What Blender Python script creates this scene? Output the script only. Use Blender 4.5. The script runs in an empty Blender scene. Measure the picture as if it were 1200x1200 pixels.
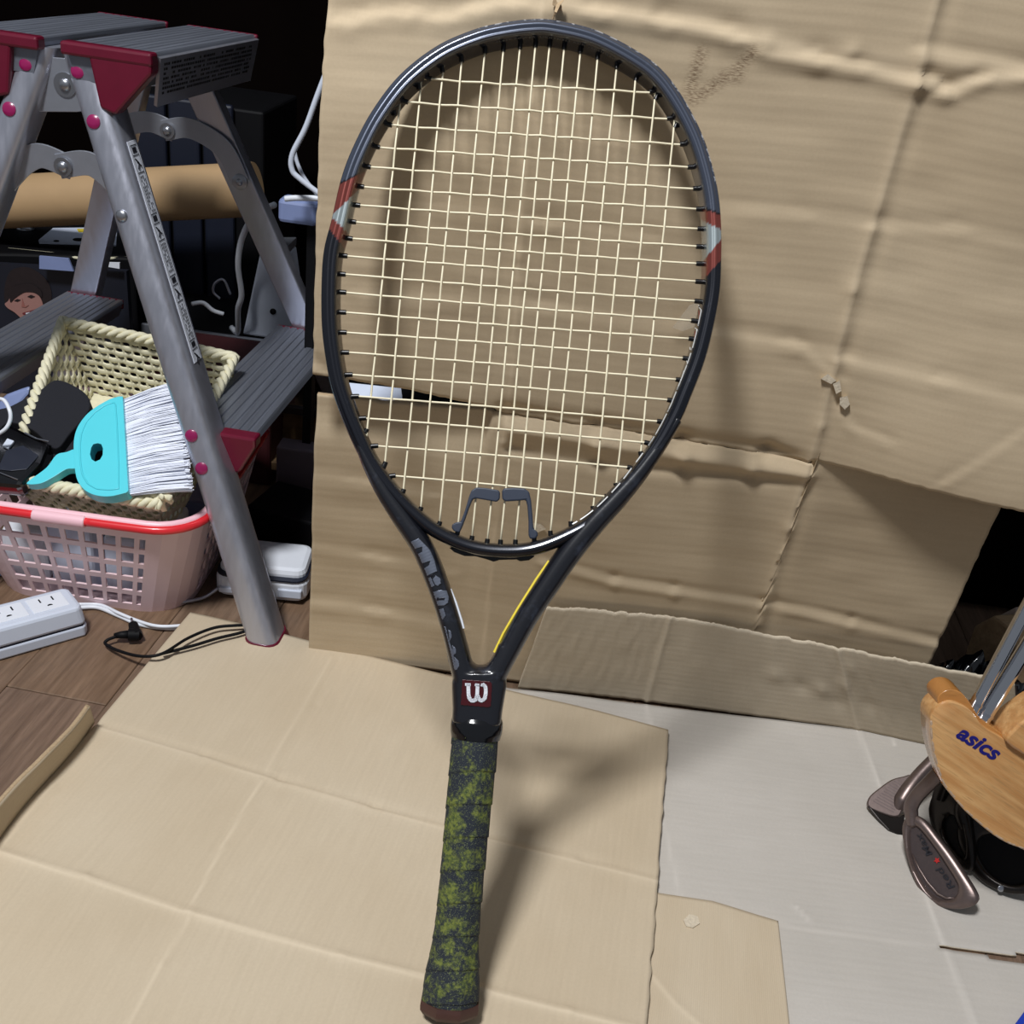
import bpy, bmesh, math, random
import numpy as np
from mathutils import Vector, Matrix
random.seed(7); rng = np.random.default_rng(7)
# ------------------------------------------------------------------ camera, world, light, exposure
PITCH = math.radians(28.9); ROLL = math.radians(7.8); CAMH = 0.660; FPX = 1200.0
sc = bpy.context.scene
FW = np.array([0, math.cos(PITCH), -math.sin(PITCH)])
UP = np.array([0, math.sin(PITCH), math.cos(PITCH)])
RT = np.array([1.0, 0, 0]); EYE = np.array([0, 0, CAMH])
cr, sr = math.cos(ROLL), math.sin(ROLL)
IX = RT * cr + UP * sr          # picture-right in the room
IY = RT * sr - UP * cr          # picture-down in the room
cam = bpy.data.cameras.new('camera'); camo = bpy.data.objects.new('camera', cam)
sc.collection.objects.link(camo); sc.camera = camo
cam.sensor_width = 36; cam.lens = 36 * FPX / 1200; cam.clip_start = 0.02
M = Matrix.Identity(4)
for i in range(3):
    M[i][0] = IX[i]; M[i][1] = -IY[i]; M[i][2] = -FW[i]; M[i][3] = EYE[i]
camo.matrix_world = M
w = bpy.data.worlds.new('world'); sc.world = w; w.use_nodes = True
w.node_tree.nodes['Background'].inputs[0].default_value = (0.80, 0.88, 1.0, 1)
w.node_tree.nodes['Background'].inputs[1].default_value = 0.20
ld = bpy.data.lights.new('ceiling_lamp_light', 'AREA'); ld.shape = 'DISK'; ld.size = 0.34
ld.energy = 49.5; ld.color = (0.975, 0.985, 1.0)
lo = bpy.data.objects.new('ceiling_lamp_light', ld); sc.collection.objects.link(lo)
lo.location = (-0.52, -0.12, 2.15)
lo.rotation_euler = (Vector((0.0, 0.65, 0.15)) - lo.location).to_track_quat('-Z', 'Y').to_euler()
vs = sc.view_settings; vs.view_transform = 'Standard'; vs.look = 'None'; vs.exposure = 0.0; vs.gamma = 1; vs.use_curve_mapping = False

# ------------------------------------------------------------------ measuring helpers (photo point -> place on a real surface)
def ray(x, y): return FW + IX * ((x - 600) / FPX) + IY * ((y - 600) / FPX)
def onz(x, y, z=0.0): r = ray(x, y); return EYE + r * ((z - CAMH) / r[2])
def ony(x, y, Y): r = ray(x, y); return EYE + r * (Y / r[1])
def ond(x, y, d): return EYE + ray(x, y) * d
def surf(a, b, c):              # plane through three room points; returns map (px,py,h) -> room point, h towards the viewer
    a, b, c = map(np.array, (a, b, c)); n = np.cross(b - a, c - a); n = n / np.linalg.norm(n)
    if n @ (EYE - a) < 0: n = -n
    def f(x, y, h=0.0):
        r = ray(x, y); return EYE + r * (((a - EYE) @ n) / (r @ n)) + n * h
    return f

# ------------------------------------------------------------------ materials
def srgb(r, g, b):
    f = lambda c: (c / 255 / 12.92) if c / 255 <= 0.04045 else ((c / 255 + 0.055) / 1.055) ** 2.4
    return (f(r), f(g), f(b), 1)
def newmat(name):
    m = bpy.data.materials.new(name); m.use_nodes = True
    nt = m.node_tree; return m, nt, nt.nodes['Principled BSDF']
def mixc(nt, fac, a, b):
    n = nt.nodes.new('ShaderNodeMix'); n.data_type = 'RGBA'
    if hasattr(fac, 'is_output') or not isinstance(fac, (int, float)): nt.links.new(fac, n.inputs[0])
    else: n.inputs[0].default_value = fac
    for s, v in ((6, a), (7, b)):
        if isinstance(v, tuple): n.inputs[s].default_value = v
        else: nt.links.new(v, n.inputs[s])
    return n.outputs[2]
def noise(nt, scale, detail=4, vec=None, rough=0.55):
    n = nt.nodes.new('ShaderNodeTexNoise'); n.inputs['Scale'].default_value = scale
    n.inputs['Detail'].default_value = detail; n.inputs['Roughness'].default_value = rough
    if vec is not None: nt.links.new(vec, n.inputs['Vector'])
    return n.outputs[0]
def ramp(nt, fac, p0, p1, c0=(0, 0, 0, 1), c1=(1, 1, 1, 1)):
    n = nt.nodes.new('ShaderNodeValToRGB'); nt.links.new(fac, n.inputs[0])
    n.color_ramp.elements[0].position = p0; n.color_ramp.elements[1].position = p1
    n.color_ramp.elements[0].color = c0; n.color_ramp.elements[1].color = c1
    return n.outputs[0]
def coords(nt, kind='Object', scale=(1, 1, 1), rot=(0, 0, 0)):
    t = nt.nodes.new('ShaderNodeTexCoord'); mp = nt.nodes.new('ShaderNodeMapping')
    nt.links.new(t.outputs[kind], mp.inputs[0]); mp.inputs['Scale'].default_value = scale
    mp.inputs['Rotation'].default_value = rot; return mp.outputs[0]
def math_(nt, op, a, b):
    n = nt.nodes.new('ShaderNodeMath'); n.operation = op
    for s, v in ((0, a), (1, b)):
        if isinstance(v, (int, float)): n.inputs[s].default_value = v
        else: nt.links.new(v, n.inputs[s])
    return n.outputs[0]
def bump(nt, bs, h, strength=0.3, dist=0.001):
    b = nt.nodes.new('ShaderNodeBump'); b.inputs['Strength'].default_value = strength
    b.inputs['Distance'].default_value = dist; nt.links.new(h, b.inputs['Height'])
    nt.links.new(b.outputs[0], bs.inputs['Normal'])
def simple(name, col, rough=0.5, metal=0.0, var=0.12, scale=60, bmp=0.0, coat=0.0, alpha=None, spec=None):
    m, nt, bs = newmat(name)
    v = coords(nt); nz = noise(nt, scale, 4, v)
    dark = tuple(c * (1 - var) for c in col[:3]) + (1,); lite = tuple(min(1, c * (1 + var)) for c in col[:3]) + (1,)
    nt.links.new(mixc(nt, nz, dark, lite), bs.inputs['Base Color'])
    bs.inputs['Roughness'].default_value = rough; bs.inputs['Metallic'].default_value = metal
    bs.inputs['Coat Weight'].default_value = coat; bs.inputs['Coat Roughness'].default_value = 0.12
    if spec is not None: bs.inputs['Specular IOR Level'].default_value = spec
    if bmp: bump(nt, bs, nz, bmp, 0.001)
    if alpha is not None: bs.inputs['Alpha'].default_value = alpha
    return m
def cardboard(name, col, col2, flute=150.0, streak=0.5):
    """kraft board: fibre mottling, faint flutes along V of the UV map, crease wear and stain from the mesh"""
    m, nt, bs = newmat(name)
    uv = nt.nodes.new('ShaderNodeTexCoord').outputs['UV']
    sep = nt.nodes.new('ShaderNodeSeparateXYZ'); nt.links.new(uv, sep.inputs[0])
    ph = math_(nt, 'MULTIPLY', sep.outputs[0], flute * 2 * math.pi)
    mp = nt.nodes.new('ShaderNodeMapping'); nt.links.new(uv, mp.inputs[0]); mp.inputs['Scale'].default_value = (90, 7, 1)
    wob = noise(nt, 1.0, 4, mp.outputs[0])
    ph = math_(nt, 'ADD', ph, math_(nt, 'MULTIPLY', noise(nt, 9, 2, uv), 2.0))
    fl = math_(nt, 'SINE', ph, 0)
    h = math_(nt, 'ADD', math_(nt, 'MULTIPLY', fl, 0.055), math_(nt, 'MULTIPLY', wob, streak))
    big = noise(nt, 5.0, 5, uv); fine = noise(nt, 420, 3, uv)
    mp2 = nt.nodes.new('ShaderNodeMapping'); nt.links.new(uv, mp2.inputs[0]); mp2.inputs['Scale'].default_value = (260, 18, 1)
    fib = noise(nt, 1.0, 3, mp2.outputs[0])
    c = mixc(nt, ramp(nt, big, 0.3, 0.7), col, col2)
    dk = tuple(x * 0.80 for x in col[:3]) + (1,)
    c = mixc(nt, math_(nt, 'MULTIPLY', ramp(nt, fib, 0.35, 0.75), 0.2), c, dk)
    c = mixc(nt, math_(nt, 'MULTIPLY', ramp(nt, fine, 0.35, 0.75), 0.18), c, dk)
    at = nt.nodes.new('ShaderNodeAttribute'); at.attribute_name = 'wear'
    sp = nt.nodes.new('ShaderNodeSeparateColor'); nt.links.new(at.outputs['Color'], sp.inputs[0])
    lt = tuple(min(1, x * 1.35 + 0.03) for x in col2[:3]) + (1,)
    c = mixc(nt, math_(nt, 'MULTIPLY', sp.outputs[0], 0.6), c, lt)
    mp3 = nt.nodes.new('ShaderNodeMapping'); nt.links.new(uv, mp3.inputs[0]); mp3.inputs['Scale'].default_value = (1400, 260, 1)
    st = math_(nt, 'MULTIPLY', sp.outputs[1], ramp(nt, noise(nt, 1, 2, mp3.outputs[0]), 0.4, 0.6))
    c = mixc(nt, st, c, srgb(92, 66, 44))
    nt.links.new(c, bs.inputs['Base Color']); bs.inputs['Roughness'].default_value = 0.82
    bs.inputs['Specular IOR Level'].default_value = 0.20
    hh = math_(nt, 'ADD', h, math_(nt, 'MULTIPLY', fine, 0.06))
    bump(nt, bs, hh, 0.7, 0.0008)
    return m
def wood(name, a, b, scale=(6, 60, 60), rough=0.45, coat=0.0, rot=(0, 0, 0), contrast=(0.3, 0.7), grain=None):
    m, nt, bs = newmat(name)
    if grain is None: v = coords(nt, 'Object', scale, rot)
    else:                       # grain runs along a given direction
        t = nt.nodes.new('ShaderNodeTexCoord'); mp = nt.nodes.new('ShaderNodeMapping'); mp.vector_type = 'TEXTURE'
        nt.links.new(t.outputs['Object'], mp.inputs[0]); mp.inputs['Rotation'].default_value = Vector(grain).to_track_quat('X', 'Z').to_euler()
        mp.inputs['Scale'].default_value = tuple(1 / q for q in scale); v = mp.outputs[0]
    n1 = noise(nt, 1.0, 6, v, 0.65); n2 = noise(nt, 4.0, 3, v)
    c = mixc(nt, ramp(nt, n1, *contrast), a, b)
    c = mixc(nt, math_(nt, 'MULTIPLY', ramp(nt, n2, 0.5, 0.7), 0.45), c, tuple(x * 0.5 for x in a[:3]) + (1,))
    nt.links.new(c, bs.inputs['Base Color']); bs.inputs['Roughness'].default_value = rough
    bs.inputs['Coat Weight'].default_value = coat; bs.inputs['Coat Roughness'].default_value = 0.15
    bump(nt, bs, n1, 0.25, 0.0006); return m
def brushed(name, col, rough=0.38, scale=(300, 300, 4), metal=0.85):
    m, nt, bs = newmat(name); v = coords(nt, 'Object', scale); n1 = noise(nt, 1.0, 4, v)
    nt.links.new(mixc(nt, n1, tuple(c * .8 for c in col[:3]) + (1,), col), bs.inputs['Base Color'])
    bs.inputs['Metallic'].default_value = metal
    nt.links.new(ramp(nt, n1, 0.2, 0.8, (rough - .08,) * 3 + (1,), (rough + .12,) * 3 + (1,)), bs.inputs['Roughness'])
    bump(nt, bs, n1, 0.06, 0.0004); return m

K = {}
K['kraft_wall'] = cardboard('kraft_wall', srgb(180, 161, 133), srgb(194, 176, 148), 120, 0.18)
K['kraft_floor'] = cardboard('kraft_floor', srgb(192, 175, 149), srgb(202, 187, 163), 150, 0.15)
K['grey_board'] = cardboard('grey_board', srgb(186, 180, 171), srgb(198, 192, 184), 150, 0.18)
K['grey_flap'] = cardboard('grey_flap', srgb(176, 162, 140), srgb(188, 175, 154), 150, 0.3)
K['board_edge'] = simple('board_edge', srgb(176, 152, 120), 0.9, 0, 0.35, 500, 0.6)
K['white_edge'] = simple('white_edge', srgb(205, 192, 170), 0.9, 0, 0.3, 500, 0.6)
K['aluminium'] = brushed('aluminium', srgb(198, 200, 212), 0.34, (200, 200, 3), 0.8)
K['step_metal'] = brushed('step_metal', srgb(150, 155, 168), 0.42, (200, 4, 200), 0.75)
K['bracket_metal'] = simple('bracket_metal', srgb(176, 180, 190), 0.35, 0.75, 0.1, 90, 0.05)
K['maroon'] = simple('maroon', srgb(98, 16, 40), 0.32, 0, 0.15, 80, 0.05, 0.3)
K['magenta'] = simple('magenta', srgb(140, 22, 82), 0.3, 0, 0.08, 60, 0, 0.4)
K['rivet'] = simple('rivet', srgb(170, 172, 178), 0.3, 0.9, 0.1, 90)
K['label'] = simple('label', srgb(212, 216, 226), 0.5, 0, 0.05, 200)
K['ink'] = simple('ink', srgb(26, 26, 34), 0.55, 0, 0.1, 300)
K['black'] = simple('black', srgb(9, 9, 12), 0.6, 0, 0.3, 50, spec=0.2)
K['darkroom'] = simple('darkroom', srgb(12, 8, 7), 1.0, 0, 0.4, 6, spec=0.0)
K['black_gloss'] = simple('black_gloss', srgb(9, 9, 12), 0.12, 0, 0.2, 50, 0.0, 0.6)
K['black_cloth'] = simple('black_cloth', srgb(18, 19, 28), 0.85, 0, 0.3, 400, 0.3)
K['navy'] = simple('navy', srgb(24, 29, 44), 0.45, 0, 0.15, 20)
K['white'] = simple('white', srgb(226, 230, 238), 0.35, 0, 0.04, 60)
K['white_body'] = simple('white_body', srgb(205, 212, 226), 0.35, 0, 0.05, 40)
K['paper'] = simple('paper', srgb(214, 222, 240), 0.7, 0, 0.06, 60)
K['pale_blue'] = simple('pale_blue', srgb(128, 142, 184), 0.45, 0, 0.08, 60)
K['pink'] = simple('pink', srgb(232, 204, 208), 0.38, 0, 0.05, 30)
K['pale_pink'] = simple('pale_pink', srgb(244, 196, 206), 0.35, 0, 0.04, 30)
K['red'] = simple('red', srgb(222, 44, 52), 0.3, 0, 0.08, 40, 0, 0.2)
K['dark_red'] = simple('dark_red', srgb(70, 26, 30), 0.6, 0, 0.2, 60)
K['cream'] = simple('cream', srgb(226, 220, 190), 0.7, 0, 0.12, 200, 0.4)
K['cyan'] = simple('cyan', srgb(84, 208, 222), 0.35, 0, 0.03, 30)
K['bristle'] = simple('bristle', srgb(226, 230, 242), 0.6, 0, 0.1, 300)
K['steel'] = simple('steel', srgb(200, 200, 205), 0.15, 1.0, 0.05, 30)
K['chrome'] = simple('chrome', srgb(215, 215, 218), 0.07, 1.0, 0.03, 30)
K['copper_iron'] = simple('copper_iron', srgb(118, 104, 100), 0.36, 0.75, 0.15, 250, 0.08)
K['copper_dark'] = simple('copper_dark', srgb(84, 74, 74), 0.5, 0.6, 0.15, 250, 0.08)
K['iron_black'] = simple('iron_black', srgb(44, 40, 38), 0.28, 0.7, 0.3, 60)
K['tube_paper'] = simple('tube_paper', srgb(182, 150, 110), 0.7, 0, 0.08, 30, 0.1)
K['asics_ink'] = simple('asics_ink', srgb(24, 22, 110), 0.4, 0, 0.05, 50)
K['red_ink'] = simple('red_ink', srgb(176, 30, 30), 0.5, 0, 0.1, 50)
K['blue'] = simple('blue', srgb(30, 60, 170), 0.4, 0, 0.1, 50)
K['skin'] = simple('skin', srgb(160, 118, 110), 0.5, 0, 0.1, 60)
K['hair'] = simple('hair', srgb(30, 20, 22), 0.6, 0, 0.4, 200)
K['string'] = simple('string', srgb(232, 222, 192), 0.4, 0, 0.08, 300)
K['grommet'] = simple('grommet', srgb(12, 12, 14), 0.35, 0, 0.1, 100)
K['rubber'] = simple('rubber', srgb(44, 52, 68), 0.55, 0, 0.1, 100)
K['butt_brown'] = simple('butt_brown', srgb(70, 44, 38), 0.5, 0, 0.2, 100)
K['decal_grey'] = simple('decal_grey', srgb(120, 126, 140), 0.35, 0.6, 0.1, 200)
K['decal_silver'] = simple('decal_silver', srgb(208, 208, 206), 0.4, 0.2, 0.12, 300)
K['decal_dark'] = simple('decal_dark', srgb(22, 22, 30), 0.3, 0, 0.1, 100)
K['decal_text'] = simple('decal_text', srgb(112, 110, 106), 0.5, 0.2, 0.1, 100)
K['logo_red'] = simple('logo_red', srgb(66, 16, 22), 0.3, 0, 0.1, 100)
K['yellow'] = simple('yellow', srgb(240, 214, 70), 0.4, 0, 0.1, 100)
K['oak'] = wood('oak', srgb(190, 138, 84), srgb(214, 168, 112), (10, 150, 150), 0.25, 0.7, (0, 0, 0), (0.40, 0.60), (.87, -.21, -.38))
K['oak_dark'] = wood('oak_dark', srgb(170, 112, 54), srgb(196, 138, 76), (20, 20, 100), 0.3, 0.5)
K['log_wood'] = wood('log_wood', srgb(156, 126, 92), srgb(196, 166, 128), (12, 90, 90), 0.75)
K['log_pale'] = wood('log_pale', srgb(196, 176, 164), srgb(214, 196, 184), (12, 90, 90), 0.75)
K['shelf_wood'] = wood('shelf_wood', srgb(122, 96, 66), srgb(150, 122, 88), (10, 90, 90), 0.7)
FLOORM = [wood('floor_wood%s' % s, c1, c2, (170, 12, 60), 0.42, 0.1) for s, c1, c2 in (
    ('_a', srgb(98, 76, 58), srgb(138, 112, 90)), ('_b', srgb(100, 80, 64), srgb(142, 118, 98)), ('_c', srgb(94, 74, 60), srgb(134, 110, 92)))]
def clear_tape():
    m, nt, bs = newmat('clear_tape'); bs.inputs['Base Color'].default_value = srgb(215, 208, 192)
    bs.inputs['Roughness'].default_value = 0.15; bs.inputs['Alpha'].default_value = 0.20
    return m
K['tape'] = clear_tape()

# ------------------------------------------------------------------ object helpers
COL = sc.collection
def loc_of(p):
    while p.parent: p = p.parent
    return Vector(p.location)
def link(name, me, parent=None, kind=None, label=None):
    o = bpy.data.objects.new(name, me); COL.objects.link(o)
    if parent is not None: o.parent = parent
    if kind: o['kind'] = kind
    if label: o['label'] = label
    return o
def mk(name, verts, faces, mat, parent=None, smooth=False, kind=None, label=None, origin=None, fix=True, bevel=0, auto=None):
    """one mesh object from room coordinates"""
    v = np.array([tuple(map(float, q)) for q in verts], float).reshape(-1, 3)
    org = np.array(loc_of(parent)) if parent is not None else (np.array(origin) if origin is not None else np.array([0., 0, 0]))
    me = bpy.data.meshes.new(name); me.from_pydata([tuple(q) for q in (v - org)], [], [tuple(int(i) for i in f) for f in faces])
    mats = mat if isinstance(mat, (list, tuple)) else [mat]
    for x in mats: me.materials.append(x)
    if fix:
        b = bmesh.new(); b.from_mesh(me); bmesh.ops.recalc_face_normals(b, faces=b.faces); b.to_mesh(me); b.free()
    if smooth: me.shade_smooth()
    if auto is not None: me.set_sharp_from_angle(angle=math.radians(auto))
    o = link(name, me, parent, kind, label)
    if parent is None: o.location = org
    if bevel:
        m = o.modifiers.new('bevel', 'BEVEL'); m.width = bevel; m.segments = 2; m.limit_method = 'ANGLE'; m.angle_limit = math.radians(35)
    return o
def thing(name, label, cat, loc, group=None):
    o = bpy.data.objects.new(name, None); COL.objects.link(o); o.location = tuple(map(float, loc)); o.empty_display_size = 0.02
    o['label'] = label; o['category'] = cat
    if group: o['group'] = group
    return o
def tag(o, label, cat, group=None):
    o['label'] = label; o['category'] = cat
    if group: o['group'] = group
    return o
class MB:
    def __init__(s): s.v = []; s.f = []
    def add(s, v, f):
        n = len(s.v); s.v += [np.array(q, float) for q in v]; s.f += [tuple(i + n for i in g) for g in f]; return s
    def box(s, c, size, R=None):
        c = np.array(c, float); h = np.array(size) / 2; R = np.eye(3) if R is None else R
        v = [c + R @ (np.array([a, b, d]) * h) for a in (-1, 1) for b in (-1, 1) for d in (-1, 1)]
        return s.add(v, [(0, 1, 3, 2), (4, 6, 7, 5), (0, 4, 5, 1), (2, 3, 7, 6), (0, 2, 6, 4), (1, 5, 7, 3)])
    def tube(s, pts, r, n=10, cap=True, flat=1.0, closed=False, ref=None):
        P = [np.array(p, float) for p in pts]; m = len(P); rr = r if isinstance(r, (list, tuple, np.ndarray)) else [r] * m
        v = []; f = []; prev = None
        for i, p in enumerate(P):
            a = P[(i - 1) % m] if (closed or i > 0) else P[0]; b = P[(i + 1) % m] if (closed or i < m - 1) else P[-1]
            t = b - a; t = t / (np.linalg.norm(t) + 1e-12)
            if prev is None:
                u = np.array(ref, float) if ref is not None else (np.array([0, 0, 1.]) if abs(t[2]) < 0.9 else np.array([1., 0, 0]))
            else: u = prev
            u = u - t * (u @ t); u /= np.linalg.norm(u); prev = u; q = np.cross(t, u)
            for k in range(n):
                an = 2 * math.pi * k / n; v.append(p + rr[i] * (u * math.cos(an) + q * math.sin(an) * flat))
        for i in range(m if closed else m - 1):
            for k in range(n):
                j = (i + 1) % m; f.append((i * n + k, i * n + (k + 1) % n, j * n + (k + 1) % n, j * n + k))
        if cap and not closed: f.append(tuple(range(n))); f.append(tuple((m - 1) * n + k for k in range(n)))
        return s.add(v, f)
    def prism(s, a, b):           # two matching outlines
        n = len(a); return s.add(list(a) + list(b), [tuple(range(n)), tuple(range(2 * n - 1, n - 1, -1))] + [(i, (i + 1) % n, n + (i + 1) % n, n + i) for i in range(n)])
    def disc(s, c, nrm, r, t, n=16, dome=0.0):
        nrm = np.array(nrm, float); nrm /= np.linalg.norm(nrm); u = np.cross(nrm, [0, 0, 1.]);
        if np.linalg.norm(u) < .1: u = np.cross(nrm, [1., 0, 0])
        u /= np.linalg.norm(u); q = np.cross(nrm, u); c = np.array(c, float)
        rings = [(r, 0), (r, t)] + ([(r * .8, t + dome * .6), (r * .4, t + dome)] if dome else [])
        v = [c + nrm * h + a * (u * math.cos(k * 2 * math.pi / n) + q * math.sin(k * 2 * math.pi / n)) for a, h in rings for k in range(n)]
        f = [tuple(range(n)), tuple((len(rings) - 1) * n + k for k in range(n))]
        for i in range(len(rings) - 1): f += [(i * n + k, i * n + (k + 1) % n, (i + 1) * n + (k + 1) % n, (i + 1) * n + k) for k in range(n)]
        return s.add(v, f)
    def mk(s, name, mat, parent=None, **kw): return mk(name, s.v, s.f, mat, parent, **kw)
def spline(pts, n, closed=False):
    P = np.array(pts, float); m = len(P); out = []
    segs = m if closed else m - 1
    for i in range(segs):
        p0 = P[(i - 1) % m] if (closed or i > 0) else 2 * P[0] - P[1]
        p1 = P[i]; p2 = P[(i + 1) % m]
        p3 = P[(i + 2) % m] if (closed or i < m - 2) else 2 * P[-1] - P[-2]
        for k in range(n):
            t = k / n; out.append(0.5 * ((2 * p1) + (-p0 + p2) * t + (2 * p0 - 5 * p1 + 4 * p2 - p3) * t * t + (-p0 + 3 * p1 - 3 * p2 + p3) * t ** 3))
    if not closed: out.append(P[-1])
    return np.array(out)
def resample(P, n, closed=False):
    P = np.array(P, float); Q = np.vstack([P, P[:1]]) if closed else P
    d = np.r_[0, np.cumsum(np.linalg.norm(np.diff(Q, axis=0), axis=1))]
    t = np.linspace(0, d[-1], n, endpoint=not closed)
    return np.stack([np.interp(t, d, Q[:, k]) for k in range(Q.shape[1])], 1)
def wear_attr(o, wear, stain=None):
    me = o.data; a = me.color_attributes.new('wear', 'FLOAT_COLOR', 'POINT')
    n = len(me.vertices); c = np.zeros((n, 4), np.float32); c[:, 3] = 1
    c[:len(wear), 0] = wear
    if stain is not None: c[:len(stain), 1] = stain
    a.data.foreach_set('color', c.ravel())
def uv_from(o, uvs):
    me = o.data; l = me.uv_layers.new(name='UVMap'); idx = np.zeros(len(me.loops), np.int32); me.loops.foreach_get('vertex_index', idx)
    l.data.foreach_set('uv', np.array(uvs, np.float32)[idx].ravel())
def thick(o, t, off=-1, rim=None):
    m = o.modifiers.new('thickness', 'SOLIDIFY'); m.thickness = t; m.offset = off
    if rim is not None: m.material_offset_rim = rim
def seg_d(x, y, s):
    ax, ay, bx, by = s[:4]; dx, dy = bx - ax, by - ay; L = dx * dx + dy * dy
    t = np.clip(((x - ax) * dx + (y - ay) * dy) / L, 0, 1); px, py = ax + t * dx, ay + t * dy
    sgn = np.sign((x - ax) * dy - (y - ay) * dx)
    return np.hypot(x - px, y - py), sgn
def vnoise(x, y, f, seed=0):
    """smooth value noise"""
    r = np.random.default_rng(seed).random((64, 64)); X = x * f + 17.3; Y = y * f + 9.1
    i = np.floor(X).astype(int); j = np.floor(Y).astype(int); u = X - i; v = Y - j; u = u * u * (3 - 2 * u); v = v * v * (3 - 2 * v)
    g = lambda a, b: r[a % 64, b % 64]
    return (g(i, j) * (1 - u) + g(i + 1, j) * u) * (1 - v) + (g(i, j + 1) * (1 - u) + g(i + 1, j + 1) * u) * v - 0.5
def creases(x, y, segs):
    """segs: (x0,y0,x1,y1, amp, width, kind) kind 'r' ridge, 's' step-like valley/ridge pair. returns height, wear"""
    h = np.zeros_like(x); wr = np.zeros_like(x)
    for k, s in enumerate(segs):
        d, sg = seg_d(x, y, s); a, wd, kind = s[4:7]; m = 0.75 + 0.9 * vnoise(x, y, 30, 100 + k)
        if kind == 'r': h += 0.8 * a * m * np.exp(-(d / wd) ** 2)
        elif kind == 's': h += 0.5 * a * m * sg * (d / wd) * np.exp(-(d / wd) ** 2) * 2
        elif kind == 'v': h += a * np.exp(-d / wd)
        wr = np.maximum(wr, np.exp(-(d / (wd * 0.5)) ** 2) * (s[7] if len(s) > 7 else 0.3))
    return h, wr
# ------------------------------------------------------------------ setting: floor of planks, dark back wall
fl = bpy.data.objects.new('floor', None); COL.objects.link(fl); fl['kind'] = 'structure'
PW, PL = 0.098, 0.92
mb = MB().box((0, 0, 0), (PW - 0.0005, PL - 0.0005, 0.012)); plank_me = []
for i, m in enumerate(FLOORM):
    o = mb.mk('floor_plank', m, fl, bevel=0.0006); plank_me.append(o.data); bpy.data.objects.remove(o)
ang = math.radians(-4.5); ca, sa = math.cos(ang), math.sin(ang)
cx0, cy0 = onz(43, 810)[:2]
for i in range(-12, 16):
    off = [0, .37, .71, .18, .55][i % 5] * PL if i else 0
    for j in range(-2, 3):
        u = (i + 0.5) * PW - 0.03; v = j * PL + off + PL / 2 - 0.0
        x = cx0 + u * ca - v * sa; y = cy0 + u * sa + v * ca
        if x < -1.5 or x > 1.5 or y < -0.5 or y > 2.5: continue
        o = link('floor_plank', plank_me[(i * 2 + j) % 3], fl); o.location = (x, y, -0.0062 - 0.0003 * ((i + j) % 3)); o.rotation_euler.z = ang
        m = o.modifiers.new('bevel', 'BEVEL'); m.width = 0.0008; m.segments = 1
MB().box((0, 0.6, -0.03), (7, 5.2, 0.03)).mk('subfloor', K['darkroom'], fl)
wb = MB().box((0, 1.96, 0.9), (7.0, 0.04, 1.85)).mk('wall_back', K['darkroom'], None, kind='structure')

# ------------------------------------------------------------------ standing kraft sheet
def WY(x, z): return 0.833 - 0.048 * (lambda t: t * t * (3 - 2 * t))(np.clip(z / 0.40, 0, 1))      # the sheet stands upright and bows forward towards its top
def lean(X, Z):                 # points measured on the upright plane Y = 0.83 carried on to the bowed sheet
    k = np.ones_like(X)
    for _ in range(6): k = WY(X, CAMH + (Z - CAMH) * k) / 0.833
    return X * k, CAMH + (Z - CAMH) * k
def px2w(pts): return [(q[0], q[2]) for q in (ony(px, py, 0.83) for px, py in pts)]
def poly(pts, a, wd, kind, wear=0.3):
    q = px2w(pts); return [(q[i][0], q[i][1], q[i + 1][0], q[i + 1][1], a, wd, kind, wear) for i in range(len(q) - 1)]
WC = []
WC += poly([(1104, -20), (1075, 95), (1000, 340), (962, 500), (948, 548), (925, 620), (890, 732)], 0.0030, 0.006, 'v', .45)
WC += [(0.262, 0.0, 0.258, 0.9, -0.0022, 0.007, 'r', 0)]
WC += poly([(636, 0), (621, 120), (608, 300), (600, 440), (590, 520), (577, 650), (565, 780)], 0.0016, 0.004, 'r', .5)
WC += [(-0.032, 0.05, -0.034, 0.62, -0.0012, 0.006, 'r', 0)]
WC += poly([(376, 18), (410, 22), (440, 16), (475, 14), (520, 18), (560, 8), (600, 2), (700, 12), (780, 24), (860, 40), (960, 66), (1085, 92)], 0.0042, 0.0085, 's', .35)
WC += poly([(650, 4), (760, 20), (900, 50), (1000, 62), (1080, 78)], 0.003, 0.006, 'r', .45)
WC += poly([(1088, 60), (1200, 80)], 0.004, 0.008, 's', .25)
WC += poly([(1090, 95), (1110, 106), (1150, 92), (1200, 88)], 0.0038, 0.0065, 's', .45)
WC += poly([(900, 62), (1010, 78), (1070, 95)], 0.0030, 0.0065, 's', .3)
WC += poly([(520, 240), (640, 262), (760, 280)], 0.0016, 0.008, 's', .1)
WC += poly([(846, 243), (940, 252), (1020, 262)], 0.0016, 0.008, 's', .15)
WC += poly([(1030, 266), (1120, 268), (1200, 285)], 0.0015, 0.008, 's', .15)
WC += poly([(430, 335), (640, 360), (850, 392), (930, 405), (985, 418)], 0.0018, 0.009, 's', .15)
WC += poly([(990, 423), (1100, 440), (1200, 462)], 0.0018, 0.008, 's', .2)
WC += poly([(380, 290), (440, 300)], 0.0012, 0.008, 's', .1)
WC += poly([(590, 482), (700, 500), (800, 517), (900, 530), (950, 545)], -0.0080, 0.0075, 'r', .05)
WC += poly([(600, 505), (700, 520), (800, 535), (880, 548), (948, 560)], 0.0075, 0.0070, 'r', .2)
WC += poly([(600, 528), (700, 545), (800, 555), (880, 562), (945, 566)], -0.0060, 0.0060, 'r', .05)
WC += poly([(635, 655), (720, 678), (790, 689), (895, 706)], -0.0034, 0.005, 'r', .05)
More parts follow.
